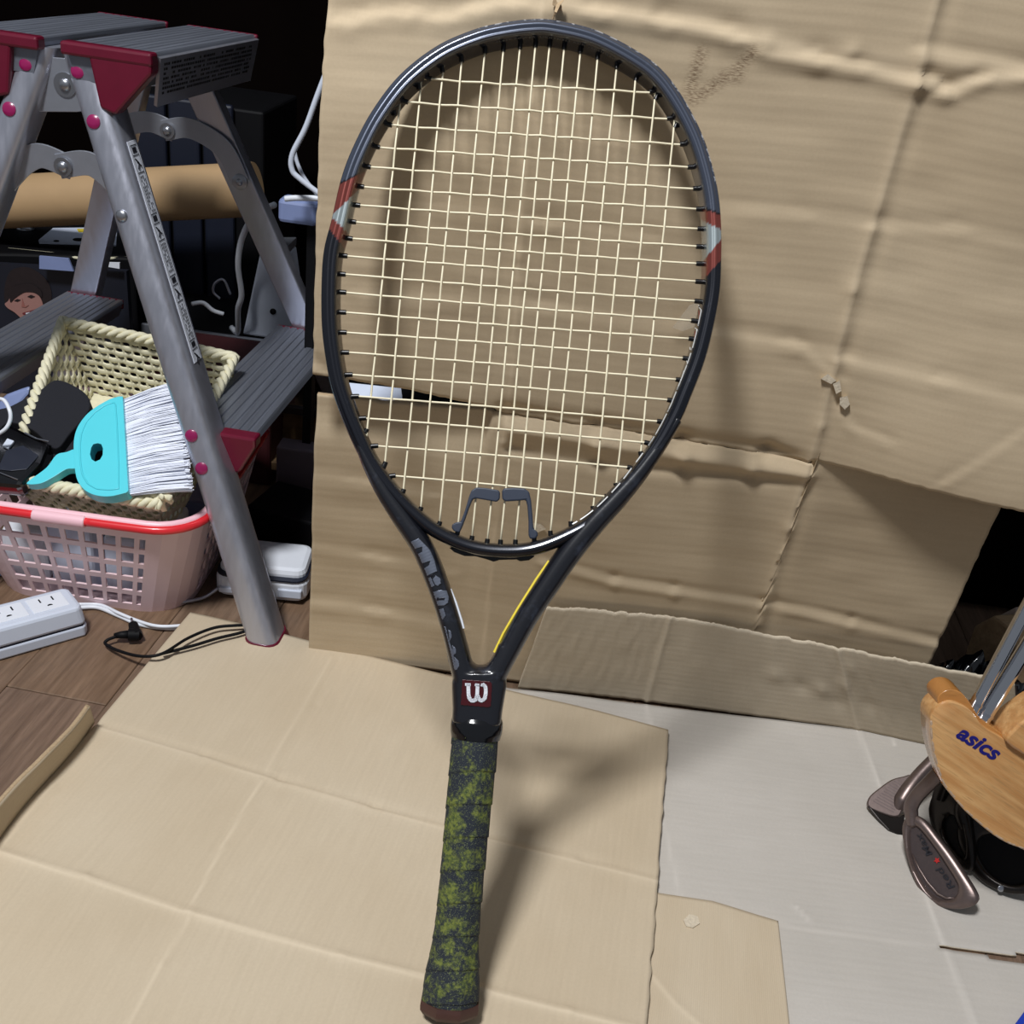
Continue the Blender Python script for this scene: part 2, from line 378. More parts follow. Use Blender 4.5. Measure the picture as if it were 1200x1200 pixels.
WC += poly([(635, 662), (720, 686), (790, 697), (892, 712)], 0.0026, 0.006, 'r', .25)
WC += poly([(896, 706), (1000, 730), (1112, 758)], -0.0034, 0.005, 'r', .1)
WC += poly([(896, 712), (1000, 738), (1110, 764)], 0.0024, 0.006, 'r', .25)
WC += poly([(356, 556), (420, 566), (500, 580)], 0.0016, 0.010, 's', .1)
WC += poly([(358, 640), (440, 655), (520, 670)], 0.0018, 0.010, 's', .12)
WC += poly([(358, 706), (440, 718), (530, 735)], 0.0020, 0.010, 's', .15)
WC += poly([(352, 405), (380, 425), (392, 450)], 0.0020, 0.008, 's', .3)
WC += poly([(1100, 548), (1190, 490)], 0.0014, 0.006, 's', .12)
WC += poly([(940, 408), (985, 445)], 0.0022, 0.006, 's', .15)
WC += poly([(978, 470), (1000, 500), (1035, 512)], 0.0016, 0.006, 's', .12)
ST = [(q, 0.012) for q in (px2w([(822, 62), (808, 110)]), px2w([(812, 118), (850, 92)]), px2w([(850, 90), (866, 90)]), px2w([(882, 62), (864, 82)]))]
def wall_h(x, z):
    h, wr = creases(x, z, WC)
    h = h + 0.0035 * vnoise(x, z, 5, 3) + 0.0011 * vnoise(x * 0.35, z, 60, 4) + 0.0010 * vnoise(x, z, 22, 5)
    st = np.zeros_like(x)
    for q, wd in ST:
        d, _ = seg_d(x, z, (*q[0], *q[1])); st = np.maximum(st, np.exp(-(d / (wd * .4)) ** 2) * .75)
    return h, wr, st
def smooth(t): t = np.clip(t, 0, 1); return t * t * (3 - 2 * t)
def sheet_grid(name, X, Z, Yf, mat, rim, parent, t=0.004, label=None, mask=None):
    """X,Z,Y arrays rows x cols"""
    R, Cc = X.shape; h, wr, st = wall_h(X, Z)
    LX, LZ = lean(X, Z); Y = Yf(X, LZ) - h; V = np.stack([LX, Y, LZ], -1).reshape(-1, 3)
    ii, jj = np.meshgrid(np.arange(R - 1), np.arange(Cc - 1), indexing='ij'); a = (ii * Cc + jj).ravel()
    F = np.stack([a, a + 1, a + Cc + 1, a + Cc], 1)
    if mask is not None: F = F[~mask(V[F].mean(1))]
    o = mk(name, V, F, [mat, rim], parent, smooth=True, fix=False, label=label)
    uv_from(o, np.stack([Z.ravel() + .003 * np.sin(X.ravel() * 20), X.ravel()], 1)); wear_attr(o, wr.ravel(), st.ravel())
    thick(o, t, -1 , 1); return o
sheet = thing('cardboard_sheet', 'large creased brown cardboard sheet standing upright behind the tennis racket', 'cardboard', (0.1, 0.83, 0))
xs = np.arange(-0.1845, 0.64, 0.003)
def zs_up(x):      # lower edge of upper board
    l = np.interp(x, [-.19, -.12, -.028], [.320, .316, .302]); r = np.interp(x, [.256, .45, .64], [.2935, .289, .276])
    return np.where(x < -.028, l, np.where(x > .256, r, np.interp(x, [-.028, -.020, .256], [.301, .2975, .2905])))
def zs_lo(x):
    l = np.interp(x, [-.19, -.12, -.028], [.289, .2905, .2965])
    return np.where(x < -.028, l, np.where(x > .256, .330, np.interp(x, [-.028, .256], [.2975, .2905])))
rough = 0.0012 * np.array([vnoise(np.array(x), np.array(.0), 160, 9) for x in xs])
tt = np.linspace(0, 1, 190)[:, None]
jx = 0.0014 * vnoise(np.zeros(190) + .3, np.linspace(0, 1, 190), 60, 21)[:, None]
Z = (zs_up(xs) + rough)[None, :] * (1 - tt) + 0.86 * tt
X = np.repeat(xs[None, :], 190, 0) + jx * (xs[None, :] < -.18)
ov = lambda x, z: 0.032 * smooth((x - .25) / .20) * smooth((.52 - z) / .24) + .006 * smooth((x - .26) / .1)
sheet_grid('upper_board', X, Z, lambda x, z: WY(x, z) - ov(x, z) - .022 * np.exp(-((x + .17) / .12) ** 2) * smooth((z - .22) / .15) * smooth((.66 - z) / .14) - .006 * smooth((.35 - z) / .05) * smooth((-.09 - x) / .08), K['kraft_wall'], K['white_edge'], sheet)
xl = np.arange(-0.1865, 0.438, 0.003); n2 = 110; tt = np.linspace(0, 1, n2)[:, None]
Z = 0.004 * (1 - tt) + (zs_lo(xl) + 0.0016 * vnoise(xl, xl * 0, 150, 12))[None, :] * tt
edge = np.interp(Z[:, -1], [0, .13, .284, .34], [.419, .429, .441, .447])[:, None] + 0.0012 * vnoise(Z[:, -1:] * 0, Z[:, -1:], 130, 8)
X = xl[0] + (xl[None, :] - xl[0]) * ((edge - xl[0]) / (xl[-1] - xl[0])) + 0.001 * vnoise(Z * 0 + .7, Z, 50, 31) * (xl[None, :] < -.18)
sheet_grid('lower_board', X, Z, lambda x, z: WY(x, z) + .003 * smooth((x - .25) / .05) + .010 * smooth((x - .26) / .16) * smooth((z-.1) / .2) + .006 * smooth((z - .26) / .04) * (x < -.03), K['kraft_wall'], K['board_edge'], sheet)
# torn scraps where the outer paper is ripped open, a strip of clear tape
def wallpt(px, py, h=0.004):
    q = ony(px, py, 0.82)
    for _ in range(5): q = ony(px, py, WY(q[0], q[2]) - h)
    return q
for pts in ([(962, 444), (970, 438), (980, 446), (974, 450)], [(976, 450), (984, 446), (986, 458), (980, 462)], [(984, 466), (993, 464), (996, 474), (990, 480), (984, 474)], [(621, 612), (634, 614), (640, 620), (630, 624)]):
    a = [wallpt(x, y, .006) for x, y in pts]; b = [wallpt(x, y, .0015) for x, y in pts]
    MB().prism(a, b).mk('torn_scrap', K['white_edge'], sheet)
a = [wallpt(x, y, .0066) for x, y in [(808, 358), (826, 352), (822, 372), (812, 384), (800, 388), (788, 384)]]; b = [q + np.array([0, .0006, 0]) for q in a]
MB().prism(a, b).mk('tape_strip', K['tape'], sheet, label='clear glossy tape strip')
for cxp, cyp, rr in ((655, 8, 3.4), (650, 3, 2.8)):
    pts = [wallpt(cxp + rr * math.cos(t) * (1 + .3 * math.sin(3 * t)), cyp + 1.6 * rr * math.sin(t), .009) for t in np.linspace(0, 5.6, 8)]
    MB().prism(pts, [q + np.array([0, .004, 0]) for q in pts]).mk('torn_scrap', K['board_edge'], sheet)
pts = [wallpt(x, y, h) for x, y, h in ((648, 22, .012), (651, 14, .016), (654, 6, .012), (660, 0, .008))]
MB().tube(pts, [.0012, .0018, .002, .001], 6, flat=.4).mk('torn_scrap', K['board_edge'], sheet)

# dark box that props the sheet from behind, paper lying on it
MB().box((0.02, 0.965, 0.1385), (0.36, 0.20, 0.277)).mk('storage_box', K['black'], None, origin=(0.02, 0.965, 0), bevel=.004)
o = bpy.data.objects['storage_box']; tag(o, 'black box behind the standing brown cardboard, seen through its slit', 'box')
a = [onz(x, y, .2785) for x, y in [(405, 448), (470, 455), (473, 478), (412, 474)]]
p = MB().prism(a, [q - np.array([0, 0, .0012]) for q in a]).mk('paper_sheet', K['paper'], None, origin=a[0]); tag(p, 'pale blue-white paper showing in the slit of the brown cardboard', 'paper')

# ------------------------------------------------------------------ grey cardboard: floor part and folded-up flap
grey = thing('grey_cardboard', 'grey cardboard sheet on the floor under the golf club heads with folded-up rear flap', 'cardboard', (0.35, 0.6, 0))
def w2(pts, z=0.003): return [tuple(onz(px, py, z)[:2]) for px, py in pts]
def fpoly(pts, a, wd, kind, wear=0.3, z=.003):
    q = w2(pts, z); return [(q[i][0], q[i][1], q[i + 1][0], q[i + 1][1], a, wd, kind, wear) for i in range(len(q) - 1)]
GC = fpoly([(1005, 855), (1030, 920), (1060, 990), (1100, 1090), (1145, 1210)], 0.0012, .004, 'r', .6)
GC += fpoly([(757, 822), (762, 850), (775, 900)], .0008, .004, 'r', .5)
GC += fpoly([(775, 950), (790, 1020), (800, 1060), (830, 1110)], .0008, .004, 's', .4)
GC += fpoly([(610, 812), (757, 822), (1000, 858)], .001, .005, 'r', .35)
GC += fpoly([(850, 1065), (940, 1090), (1095, 1108)], .0008, .005, 's', .35)
GC += fpoly([(930, 1062), (950, 1080)], .0008, .003, 'r', .6) + fpoly([(1050, 872), (1052, 882)], .0008, .003, 'r', .8)
GC += fpoly([(820, 1090), (900, 1120), (1100, 1150), (1200, 1170)], .0006, .006, 's', .1)
gx = np.arange(0.015, 0.68, 0.0035); gy = np.arange(0.33, 0.8265, 0.0035)
X, Y = np.meshgrid(gx, gy); h, wr = creases(X, Y, GC); Zg = 0.003 + h + .0009 * vnoise(X, Y, 12, 40) + .0003 * vnoise(X, Y, 60, 42)
Y = Y + (X - .03) * .028 * smooth((Y - .6) / .2)
q0, q1 = w2([(1100, 1110)])[0], w2([(1205, 1124)])[0]
def slit(c):
    t = (c[:, 0] - q0[0]) / (q1[0] - q0[0]); yc = q0[1] + (q1[1] - q0[1]) * t + .0012 * np.sin(t * 7)
    return (t > 0) & (np.abs(c[:, 1] - yc) < np.where(t > .55, .0042, .0022)) & (t < 4)
R, Cc = X.shape; ii, jj = np.meshgrid(np.arange(R - 1), np.arange(Cc - 1), indexing='ij'); a = (ii * Cc + jj).ravel(); F = np.stack([a, a + 1, a + Cc + 1, a + Cc], 1)
V = np.stack([X, Y, Zg], -1).reshape(-1, 3); F = F[~slit(V[F].mean(1))]
o = mk('floor_board', V, F, [K['grey_board'], K['white_edge']], grey, smooth=True, fix=False); uv_from(o, np.stack([Y.ravel(), X.ravel()], 1)); wear_attr(o, wr.ravel()); thick(o, .0025, -1, 1)
# flap
fb = [onz(x, y, .004) for x, y in ((607, 806), (757, 822), (1005, 854), (1130, 884))]; fb[3] = np.array([fb[2][0] + .16, fb[2][1] - .022, .004])
tops = [(641, 712), (785, 723), (981, 759), (1190, 802)]
ft = []
for k, (x, y) in enumerate(tops): ft.append(ony(x, y, [.812, .814, .812, .79][k]))
topz = [(641, 712), (700, 716), (740, 720), (785, 723), (830, 727), (870, 735), (905, 743), (940, 749), (981, 759), (1040, 770), (1080, 782), (1120, 789), (1190, 803)]
N = 220; s = np.linspace(0, 3, N); rows = 36
fbA, ftA = np.array(fb), np.array(ft)
B = np.stack([np.interp(s, range(4), fbA[:, k]) for k in range(3)], 1); T = np.stack([np.interp(s, range(4), ftA[:, k]) for k in range(3)], 1)
T[:, 2] += .0022 * vnoise(s, s * 0, 14, 50) + .0012 * vnoise(s, s * 0, 60, 51)
tt = np.linspace(0, 1, rows)[:, None, None]; P = B[None] * (1 - tt) + T[None] * tt
S, TT = np.meshgrid(s, np.linspace(0, 1, rows))
hh = .0022 * vnoise(S, TT, 2.3, 53) + .0009 * vnoise(S * 4, TT, 6, 54)
for (sx, tx, wd, am) in ((1.62, .55, .05, .004), (1.75, .45, .04, -.004), (1.86, .45, .035, .005), (1.93, .3, .04, -.004), (2.05, .78, .03, .003), (2.12, .35, .05, -.003), (1.98, .55, .03, .004)):
    hh += am * .6 * np.exp(-((S - sx) / wd) ** 2 - ((TT - tx) / .09) ** 2)
for sx in (1.0, 2.0): hh += .0022 * np.exp(-((S - sx) / .018) ** 2)
P[..., 1] -= hh; wr = np.maximum(np.exp(-((S - 1) / .012) ** 2), np.exp(-((S - 2) / .012) ** 2)) * .4 + np.exp(-(1 - TT) / .025) * .6
V = P.reshape(-1, 3); R, Cc = rows, N; ii, jj = np.meshgrid(np.arange(R - 1), np.arange(Cc - 1), indexing='ij'); a = (ii * Cc + jj).ravel()
o = mk('rear_flap', V, np.stack([a, a + 1, a + Cc + 1, a + Cc], 1), [K['grey_flap'], K['white_edge']], grey, smooth=True, fix=False)
uv_from(o, np.stack([P[..., 2].ravel(), P[..., 0].ravel()], 1)); wear_attr(o, wr.ravel()); thick(o, .0022, -1, 1)

# ------------------------------------------------------------------ kraft sheets lying on the floor
def lofted(name, rows_px, z0, seg, mat, parent, per=46, n=170, t=.004, z_under=None, seed=60, jag=0.0, label=None, origin=None):
    """rows_px: polylines (photo points on the floor) from back to front, joined by straight strips"""
    Ls = [resample(np.array([onz(x, y, z0)[:2] for x, y in r]), n) for r in rows_px]
    G = []
    for k in range(len(Ls) - 1):
        for j in range(per + (k == len(Ls) - 2)): G.append(Ls[k] * (1 - j / per) + Ls[k + 1] * (j / per))
    G = np.array(G); X, Y = G[..., 0], G[..., 1]
    if jag: X = X.copy(); X[:, -1] += jag * vnoise(Y[:, -1], Y[:, -1] * 0, 90, seed + 5)
    h, wr = creases(X, Y, seg)
    Z = z0 + h + .0012 * vnoise(X, Y, 9, seed) + .0004 * vnoise(X, Y, 45, seed + 1)
    R, Cc = X.shape; V = np.stack([X, Y, Z], -1).reshape(-1, 3); ii, jj = np.meshgrid(np.arange(R - 1), np.arange(Cc - 1), indexing='ij'); a = (ii * Cc + jj).ravel()
    o = mk(name, V, np.stack([a, a + Cc, a + Cc + 1, a + 1], 1), [mat, K['board_edge']], parent, smooth=True, fix=False, label=label, origin=origin)
    uu = np.linspace(0, .55, Cc)[None, :].repeat(R, 0); uv_from(o, np.stack([uu.ravel(), Y.ravel()], 1)); wear_attr(o, wr.ravel()); thick(o, t, -1, 1)
    return o
small = lofted('cardboard_piece', [[(740, 1040), (768, 1046), (835, 1056), (912, 1079)], [(700, 1230), (760, 1245), (840, 1270), (935, 1290)]], .0062, fpoly([(765, 1150), (790, 1180), (830, 1215)], .001, .004, 'r', .5), K['kraft_floor'], None, n=80, t=.003, seed=70, origin=onz(840, 1150))
tag(small, 'small brown cardboard piece on the grey cardboard right of the racket grip', 'cardboard')
a = [onz(x, y, .0078) for x, y in [(801, 1078), (808, 1071), (818, 1074), (820, 1082), (812, 1087), (804, 1085)]]
MB().prism(a, [q - np.array([0, 0, .002]) for q in a]).mk('torn_scrap', K['white_edge'], small)
big = thing('brown_cardboard', 'flat brown cardboard sheet on the floor under the racket grip', 'cardboard', onz(450, 980))
z = .011
BC = fpoly([(114, 847), (240, 884), (330, 913), (440, 944), (570, 978), (683, 1005), (771, 1027)], -.0022, .0042, 'r', .0, z)
BC += fpoly([(112, 852), (240, 889), (330, 919), (440, 950), (570, 984), (683, 1011), (771, 1033)], .0016, .004, 'r', .55, z)
BC += fpoly([(-5, 999), (100, 1030), (220, 1071), (400, 1122), (567, 1162), (667, 1187), (760, 1210)], .0026, .0045, 'r', .75, z)
BC += fpoly([(398, 772), (370, 825), (330, 900), (325, 910)], -.0012, .003, 'r', .0, z) + fpoly([(388, 770), (355, 830), (312, 903)], .001, .003, 'r', .25, z)
BC += fpoly([(305, 917), (262, 990), (222, 1066)], .0013, .003, 'r', .45, z) + fpoly([(298, 915), (255, 990), (214, 1064)], -.0010, .003, 'r', .0, z)
BC += fpoly([(222, 1075), (190, 1130), (150, 1200)], .0012, .003, 'r', .4, z) + fpoly([(345, 935), (300, 1010), (268, 1080)], .0007, .004, 's', .1, z)
BC += fpoly([(125, 856), (70, 920), (14, 990)], -.0009, .003, 'r', .0, z) + fpoly([(118, 852), (60, 920), (5, 988)], .0008, .003, 'r', .3, z)
rows = [[(223, 717), (300, 734), (400, 760), (530, 792), (605, 811), (700, 833), (783, 855)],
        [(112, 849), (330, 912), (570, 981), (771, 1031)],
        [(-30, 990), (220, 1071), (567, 1162), (757, 1210)],
        [(-190, 1190), (140, 1290), (500, 1390), (735, 1450)]]
lofted('sheet_face', rows, z, BC, K['kraft_floor'], big, seed=60, jag=.002, n=200, per=55)
# side flap standing up at the left
b = [onz(x, y, .010) for x, y in ((109, 846), (55, 912), (0, 982), (-80, 1085))]
tpx = [(103, 826), (52, 884), (0, 940), (-80, 1030)]
hz = [.044, .044, .044, .044]; t_ = [onz(x, y, hz[k]) for k, (x, y) in enumerate(tpx)]
n = 60; Bs = resample(b, n); Ts = resample(t_, n); Ts[:, 2] += .0012 * vnoise(np.linspace(0, 1, n), np.zeros(n), 12, 90)
V = np.vstack([Bs * (1 - k / 6) + Ts * (k / 6) for k in range(7)]); V[:, 0] += .002 * np.sin(np.tile(np.linspace(0, 9, n), 7))
F = [(r * n + j, r * n + j + 1, (r + 1) * n + j + 1, (r + 1) * n + j) for r in range(6) for j in range(n - 1)]
o = mk('side_flap', V, F, [K['kraft_floor'], K['board_edge']], big, smooth=True, fix=False); uv_from(o, np.stack([V[:, 2], V[:, 1]], 1)); wear_attr(o, np.zeros(len(V))); thick(o, .0035, 0, 1)
# ------------------------------------------------------------------ tennis racket (its own flat plane, leaning back about 29 degrees)
RD = 0.703; PXM = FPX / RD
def RP(x, y, h=0.0): return EYE + (FW + IX * ((x - 600) / FPX) + IY * ((y - 600) / FPX)) * RD - FW * h
def sil(p): return (600 + (p[0] - 600) / 1.011, 600 + (p[1] - 600) / 1.011)
rk = thing('tennis_racket', 'black and grey tennis racket with cream strings and green-black grip leaning on the cardboard', 'racket', RP(527, 1182))
def paint(name, base, speck, rough, metal):
    m, nt, bs = newmat(name); v = coords(nt); at = nt.nodes.new('ShaderNodeAttribute'); at.attribute_name = 'paint'
    n1 = noise(nt, 70, 6, v, .7); n2 = noise(nt, 900, 3, v)
    c = mixc(nt, math_(nt, 'MULTIPLY', ramp(nt, n1, .62, .7), .35), at.outputs['Color'], srgb(96, 104, 122))
    sp = nt.nodes.new('ShaderNodeAttribute'); sp.attribute_name = 'chips'
    ch = math_(nt, 'MULTIPLY', ramp(nt, noise(nt, 240, 3, v), .52, .58), sp.outputs['Fac'])
    c = mixc(nt, ch, c, srgb(205, 208, 214))
    nt.links.new(c, bs.inputs['Base Color']); bs.inputs['Metallic'].default_value = metal; bs.inputs['Roughness'].default_value = rough
    bs.inputs['Coat Weight'].default_value = 0.6; bs.inputs['Coat Roughness'].default_value = 0.12; bump(nt, bs, n2, 0.04, .0004); return m
K['frame_paint'] = paint('frame_paint', None, None, 0.27, 0.5)
m, nt, bs = newmat('throat_paint'); v = coords(nt); n1 = noise(nt, 60, 6, v, .7)
nt.links.new(mixc(nt, math_(nt, 'MULTIPLY', ramp(nt, n1, .55, .72), .3), srgb(20, 21, 27), srgb(70, 76, 92)), bs.inputs['Base Color'])
bs.inputs['Roughness'].default_value = .3; bs.inputs['Coat Weight'].default_value = .6; bs.inputs['Coat Roughness'].default_value = .1; K['throat_paint'] = m
SIL = [(620, 22), (588, 26), (555, 34), (511, 53.5), (468, 87), (436, 128), (414, 169), (399, 208), (387.5, 257), (378.3, 294), (375.6, 336), (376, 380), (380, 417), (387.5, 455), (402.5, 497.5)]
SIR = [(650, 23), (700, 35), (750, 61), (780, 85), (805, 120), (825, 160), (837.5, 200), (844, 234), (846.5, 270), (846.5, 300), (845, 340), (838, 380), (827, 423), (810, 467)]
def inset(pts, d):
    P = np.array([sil(p) for p in pts]); T = np.gradient(P, axis=0); T /= np.linalg.norm(T, axis=1)[:, None]
    N = np.stack([-T[:, 1], T[:, 0]], 1); c = np.array([600, 330]); s = np.sign(((c - P) * N).sum(1)); return P + N * s[:, None] * d
HW = 9.6
cl = np.vstack([inset(SIL, HW), [(431.5, 535), (449, 561), (467, 583), (488, 604), (514, 624), (550, 640), (588, 645.5), (628, 642), (674, 623), (702, 604), (729, 577), (747, 554), (771, 521), (789, 488)], inset(SIR, HW)[::-1]])
hoop = resample(spline(cl, 12, True), 760, True)
for _ in range(6): hoop = .5 * hoop + .25 * (np.roll(hoop, 1, 0) + np.roll(hoop, -1, 0))
T = np.roll(hoop, -1, 0) - np.roll(hoop, 1, 0); T /= np.linalg.norm(T, axis=1)[:, None]; NO = np.stack([T[:, 1], -T[:, 0]], 1)
if ((hoop[0] + NO[0] * 5)[1] > hoop[0][1]): NO = -NO
B_ = 0.0122
sec = [(-.96, -.8), (-1, -.5), (-1, 0), (-1, .45), (-.98, .72), (-.90, .86), (-.76, .95), (-.62, .965), (-.50, .93), (-.38, .92), (-.22, .97), (-.05, 1.0), (.14, 1.0), (.28, .97), (.38, .90), (.48, .87), (.60, .88), (.72, .85), (.84, .74), (.94, .52), (1, .25), (.97, .1), (.97, -.1), (1, -.25), (.94, -.52), (.8, -.78), (.5, -.95), (0, -1), (-.5, -.97), (-.82, -.93)]
sec = resample(np.array(sec), 44, True)
low = smooth((hoop[:, 1] - 470) / 130)   # the bridge is plainer and a touch slimmer
V = []; PX = []
for i in range(len(hoop)):
    hw = HW * (1 - .12 * low[i])
    for (o, h) in sec:
        r2 = math.hypot(o, h); k = low[i] * .6
        oo = o; hh_ = h
        if k > 0 and h > 0: hh_ = h * (1 - k) + k * (1 - abs(o) ** 2.4) ** (1 / 2.4) if abs(o) < 1 else h * (1 - k)
        p = hoop[i] + NO[i] * oo * hw; V.append(RP(p[0], p[1], hh_ * B_ * (1 - .12 * low[i])))
        s_ = RD / (RD - hh_ * B_); PX.append((600 + (p[0] - 600) * s_, 600 + (p[1] - 600) * s_, oo, hh_, i))
nS = len(sec); nH = len(hoop)
F = [(i * nS + k, i * nS + (k + 1) % nS, ((i + 1) % nH) * nS + (k + 1) % nS, ((i + 1) % nH) * nS + k) for i in range(nH) for k in range(nS)]
ho = mk('frame_hoop', V, F, K['frame_paint'], rk, smooth=True, auto=50)
PX = np.array(PX); PC = np.zeros((len(PX), 4), np.float32); PC[:, 3] = 1
gun = np.array(srgb(70, 76, 90)[:3]); drk = np.array(srgb(26, 28, 36)[:3]); red = np.array(srgb(126, 60, 52)[:3]); sil_ = np.array(srgb(160, 170, 172)[:3]); blk = np.array(srgb(14, 14, 18)[:3])
sy = np.array([p[1] for p in SIL]); sx = np.array([p[0] for p in SIL]); ry = np.array([p[1] for p in SIR]); rx = np.array([p[0] for p in SIR])
for n_, (x, y, o, h, i) in enumerate(PX):
    if x < 600:
        ww = (x - np.interp(y, sy, sx)) / 28; l = [217 - 17 * ww, 252 - 33 * ww, 254 + 22 * ww, 267 + 27 * ww]
    else:
        ww = (np.interp(y, ry, rx) - x) / 28; l = [252 - 9 * ww, 270 - 14 * ww, 279 + 33 * ww, 303 + 32 * ww]
    if y < l[0] - 2.5: c = gun
    elif y < l[0]: c = blk
    elif y < l[1]: c = red
    elif y < l[2]: c = sil_
    elif y < l[3]: c = red
    else: c = drk
    if o < -.8 and abs(h) < .8 and y < 200: c = drk * 2.2
    PC[n_, :3] = c
a = ho.data.color_attributes.new('paint', 'FLOAT_COLOR', 'POINT'); a.data.foreach_set('color', PC.ravel())
chips = np.zeros((len(PX), 4), np.float32); chips[:, :3] = ((PX[:, 2] > .55) & (PX[:, 2] < .95) & (PX[:, 3] > 0) & (PX[:, 1] < 215) & (PX[:, 0] > 560))[:, None] * 1.0; chips[:, 3] = 1
a = ho.data.color_attributes.new('chips', 'FLOAT_COLOR', 'POINT'); a.data.foreach_set('color', chips.ravel())

def slab(mb, path, hw, b, n=2.5, k=20, m=90):
    """rounded bar along a photo path; hw in px"""
    P = resample(spline(path, 10), m); W = np.interp(np.linspace(0, 1, m), np.linspace(0, 1, len(hw)), hw)
    T = np.gradient(P, axis=0); T /= np.linalg.norm(T, axis=1)[:, None]; N = np.stack([T[:, 1], -T[:, 0]], 1); v = []
    for i in range(m):
        for j in range(k):
            an = 2 * math.pi * j / k; c, s_ = math.cos(an), math.sin(an)
            q = P[i] + N[i] * W[i] * math.copysign(abs(c) ** (2 / n), c); v.append(RP(q[0], q[1], b * math.copysign(abs(s_) ** (2 / n), s_)))
    f = [(i * k + j, i * k + (j + 1) % k, (i + 1) * k + (j + 1) % k, (i + 1) * k + j) for i in range(m - 1) for j in range(k)]
    f += [tuple(range(k)), tuple((m - 1) * k + j for j in range(k))]; mb.add(v, f); return P, W
mb = MB(); LB = .0118
LEGL = slab(mb, [(424, 522), (434, 545), (452, 577), (473, 608), (492, 636), (503, 658), (515.5, 691), (526, 723), (534, 752), (543, 790), (545, 812)], [7, 9, 11, 12.5, 13.2, 13.2, 13, 13, 13, 13.5, 13], LB)
LEGR = slab(mb, [(792, 492), (772, 522), (748, 555), (722, 585), (694, 615), (667, 648), (643, 683), (617, 723), (597, 760), (579, 795), (573, 812)], [7, 9, 11, 13, 14, 14.6, 14.4, 14, 13.4, 13, 13], LB)
slab(mb, [(538, 756), (545, 774), (554, 785), (563, 788), (573, 785), (582, 773), (590, 755)], [6, 6, 7, 9, 7, 6, 6], LB * .9)
slab(mb, [(562, 786), (562, 796), (561, 810), (560, 826), (558.5, 846)], [30, 32.5, 31, 29.5, 29], LB * 1.04, n=3.6)
th = mb.mk('throat', K['throat_paint'], rk, smooth=True, fix=True)
mm = th.modifiers.new('blend', 'REMESH'); mm.mode = 'VOXEL'; mm.voxel_size = .0009; mm.use_smooth_shade = True
mm = th.modifiers.new('soften', 'SMOOTH'); mm.iterations = 5; mm.factor = .5

# print on the throat
def legh(x, y, leg, b=LB, n=2.5):
    P, W = leg; d = np.hypot(P[:, 0] - x, P[:, 1] - y); i = int(d.argmin()); t = min(.985, d[i] / W[i]); return b * (1 - t ** n) ** (1 / n)
def decal(name, polys, mat, hf, parent, label=None, cut=7):
    """polys: outlines in photo points on the racket; front surface height from hf"""
    v = []; f = []; q_ = .55
    for pl in polys:
        A = np.array(pl); x0, y0 = A.min(0); x1, y1 = A.max(0); gx_ = np.arange(x0, x1 + q_, q_); gy_ = np.arange(y0, y1 + q_, q_); ids = {}
        def vid(i, j):
            if (i, j) not in ids:
                x, y = gx_[i], gy_[j]; h = hf(x, y); s_ = RD / (RD - h); ids[i, j] = len(v); v.append(RP(600 + (x - 600) / s_, 600 + (y - 600) / s_, h + .0005))
            return ids[i, j]
        for i in range(len(gx_) - 1):
            for j in range(len(gy_) - 1):
                cx_, cy_ = gx_[i] + q_ / 2, gy_[j] + q_ / 2; ins = False; n = len(A)
                for k in range(n):
                    xa, ya = A[k]; xb, yb_ = A[(k + 1) % n]
                    if (ya > cy_) != (yb_ > cy_) and cx_ < (xb - xa) * (cy_ - ya) / (yb_ - ya) + xa: ins = not ins
                if ins: f.append((vid(i, j), vid(i + 1, j), vid(i + 1, j + 1), vid(i, j + 1)))
    o = mk(name, v, f, mat, parent, smooth=True, fix=False, label=label); thick(o, .0002, 0); return o
c1 = lambda L, ox=465, oy=625, k=13.333: [(ox + x / k, oy + y / k) for x, y in L]
c2 = lambda L: c1(L, 495, 700, 7.5)
letters = [c1([(185, 150), (340, 78), (425, 160), (520, 260), (590, 420), (632, 590), (430, 688), (372, 580), (500, 505), (525, 430), (332, 488), (282, 350), (400, 290), (395, 210), (228, 260)]),
           c1([(442, 725), (520, 668), (590, 820), (492, 862)]), c1([(560, 720), (610, 660), (680, 700), (690, 780), (645, 822), (600, 800)]),
           c1([(532, 930), (680, 885), (780, 895), (815, 1000), (800, 1085), (745, 1125), (640, 1125), (580, 1065)]),
           c2([(122, 112), (185, 97), (205, 160), (158, 222)]), c2([(165, 242), (205, 262), (238, 400), (268, 470), (285, 590), (290, 640), (252, 640), (228, 560), (198, 400)]),
           c2([(228, 283), (252, 300), (258, 350), (238, 385)]), c2([(262, 422), (292, 445), (297, 488), (272, 508)]), c2([(282, 525), (318, 560), (325, 602), (300, 638), (288, 636)])]
dk = [c1([(612, 1050), (640, 990), (670, 1018), (700, 1000), (752, 1006), (740, 1044), (680, 1040)]), c2([(180, 310), (200, 305), (205, 345), (185, 352)]), c2([(205, 425), (222, 428), (220, 448), (207, 446)]), c2([(228, 530), (252, 535), (256, 565), (235, 570)]),
      c1([(425, 700), (500, 655), (560, 640), (570, 655), (500, 690), (430, 730)])]
hL = lambda x, y: legh(x, y, LEGL)
decal('throat_lettering', letters, K['decal_grey'], hL, rk, 'grey block lettering down the left throat arm')
decal('throat_lettering', dk, K['decal_dark'], lambda x, y: hL(x, y) + .0003, rk)
NH = LB * 1.04
hN = lambda x, y: NH - .0002
lg = decal('logo_patch', [c2([(352, 722), (592, 738), (612, 760), (602, 955), (580, 966), (338, 945)])], K['logo_red'], hN, rk, 'dark red square with a white letter W')
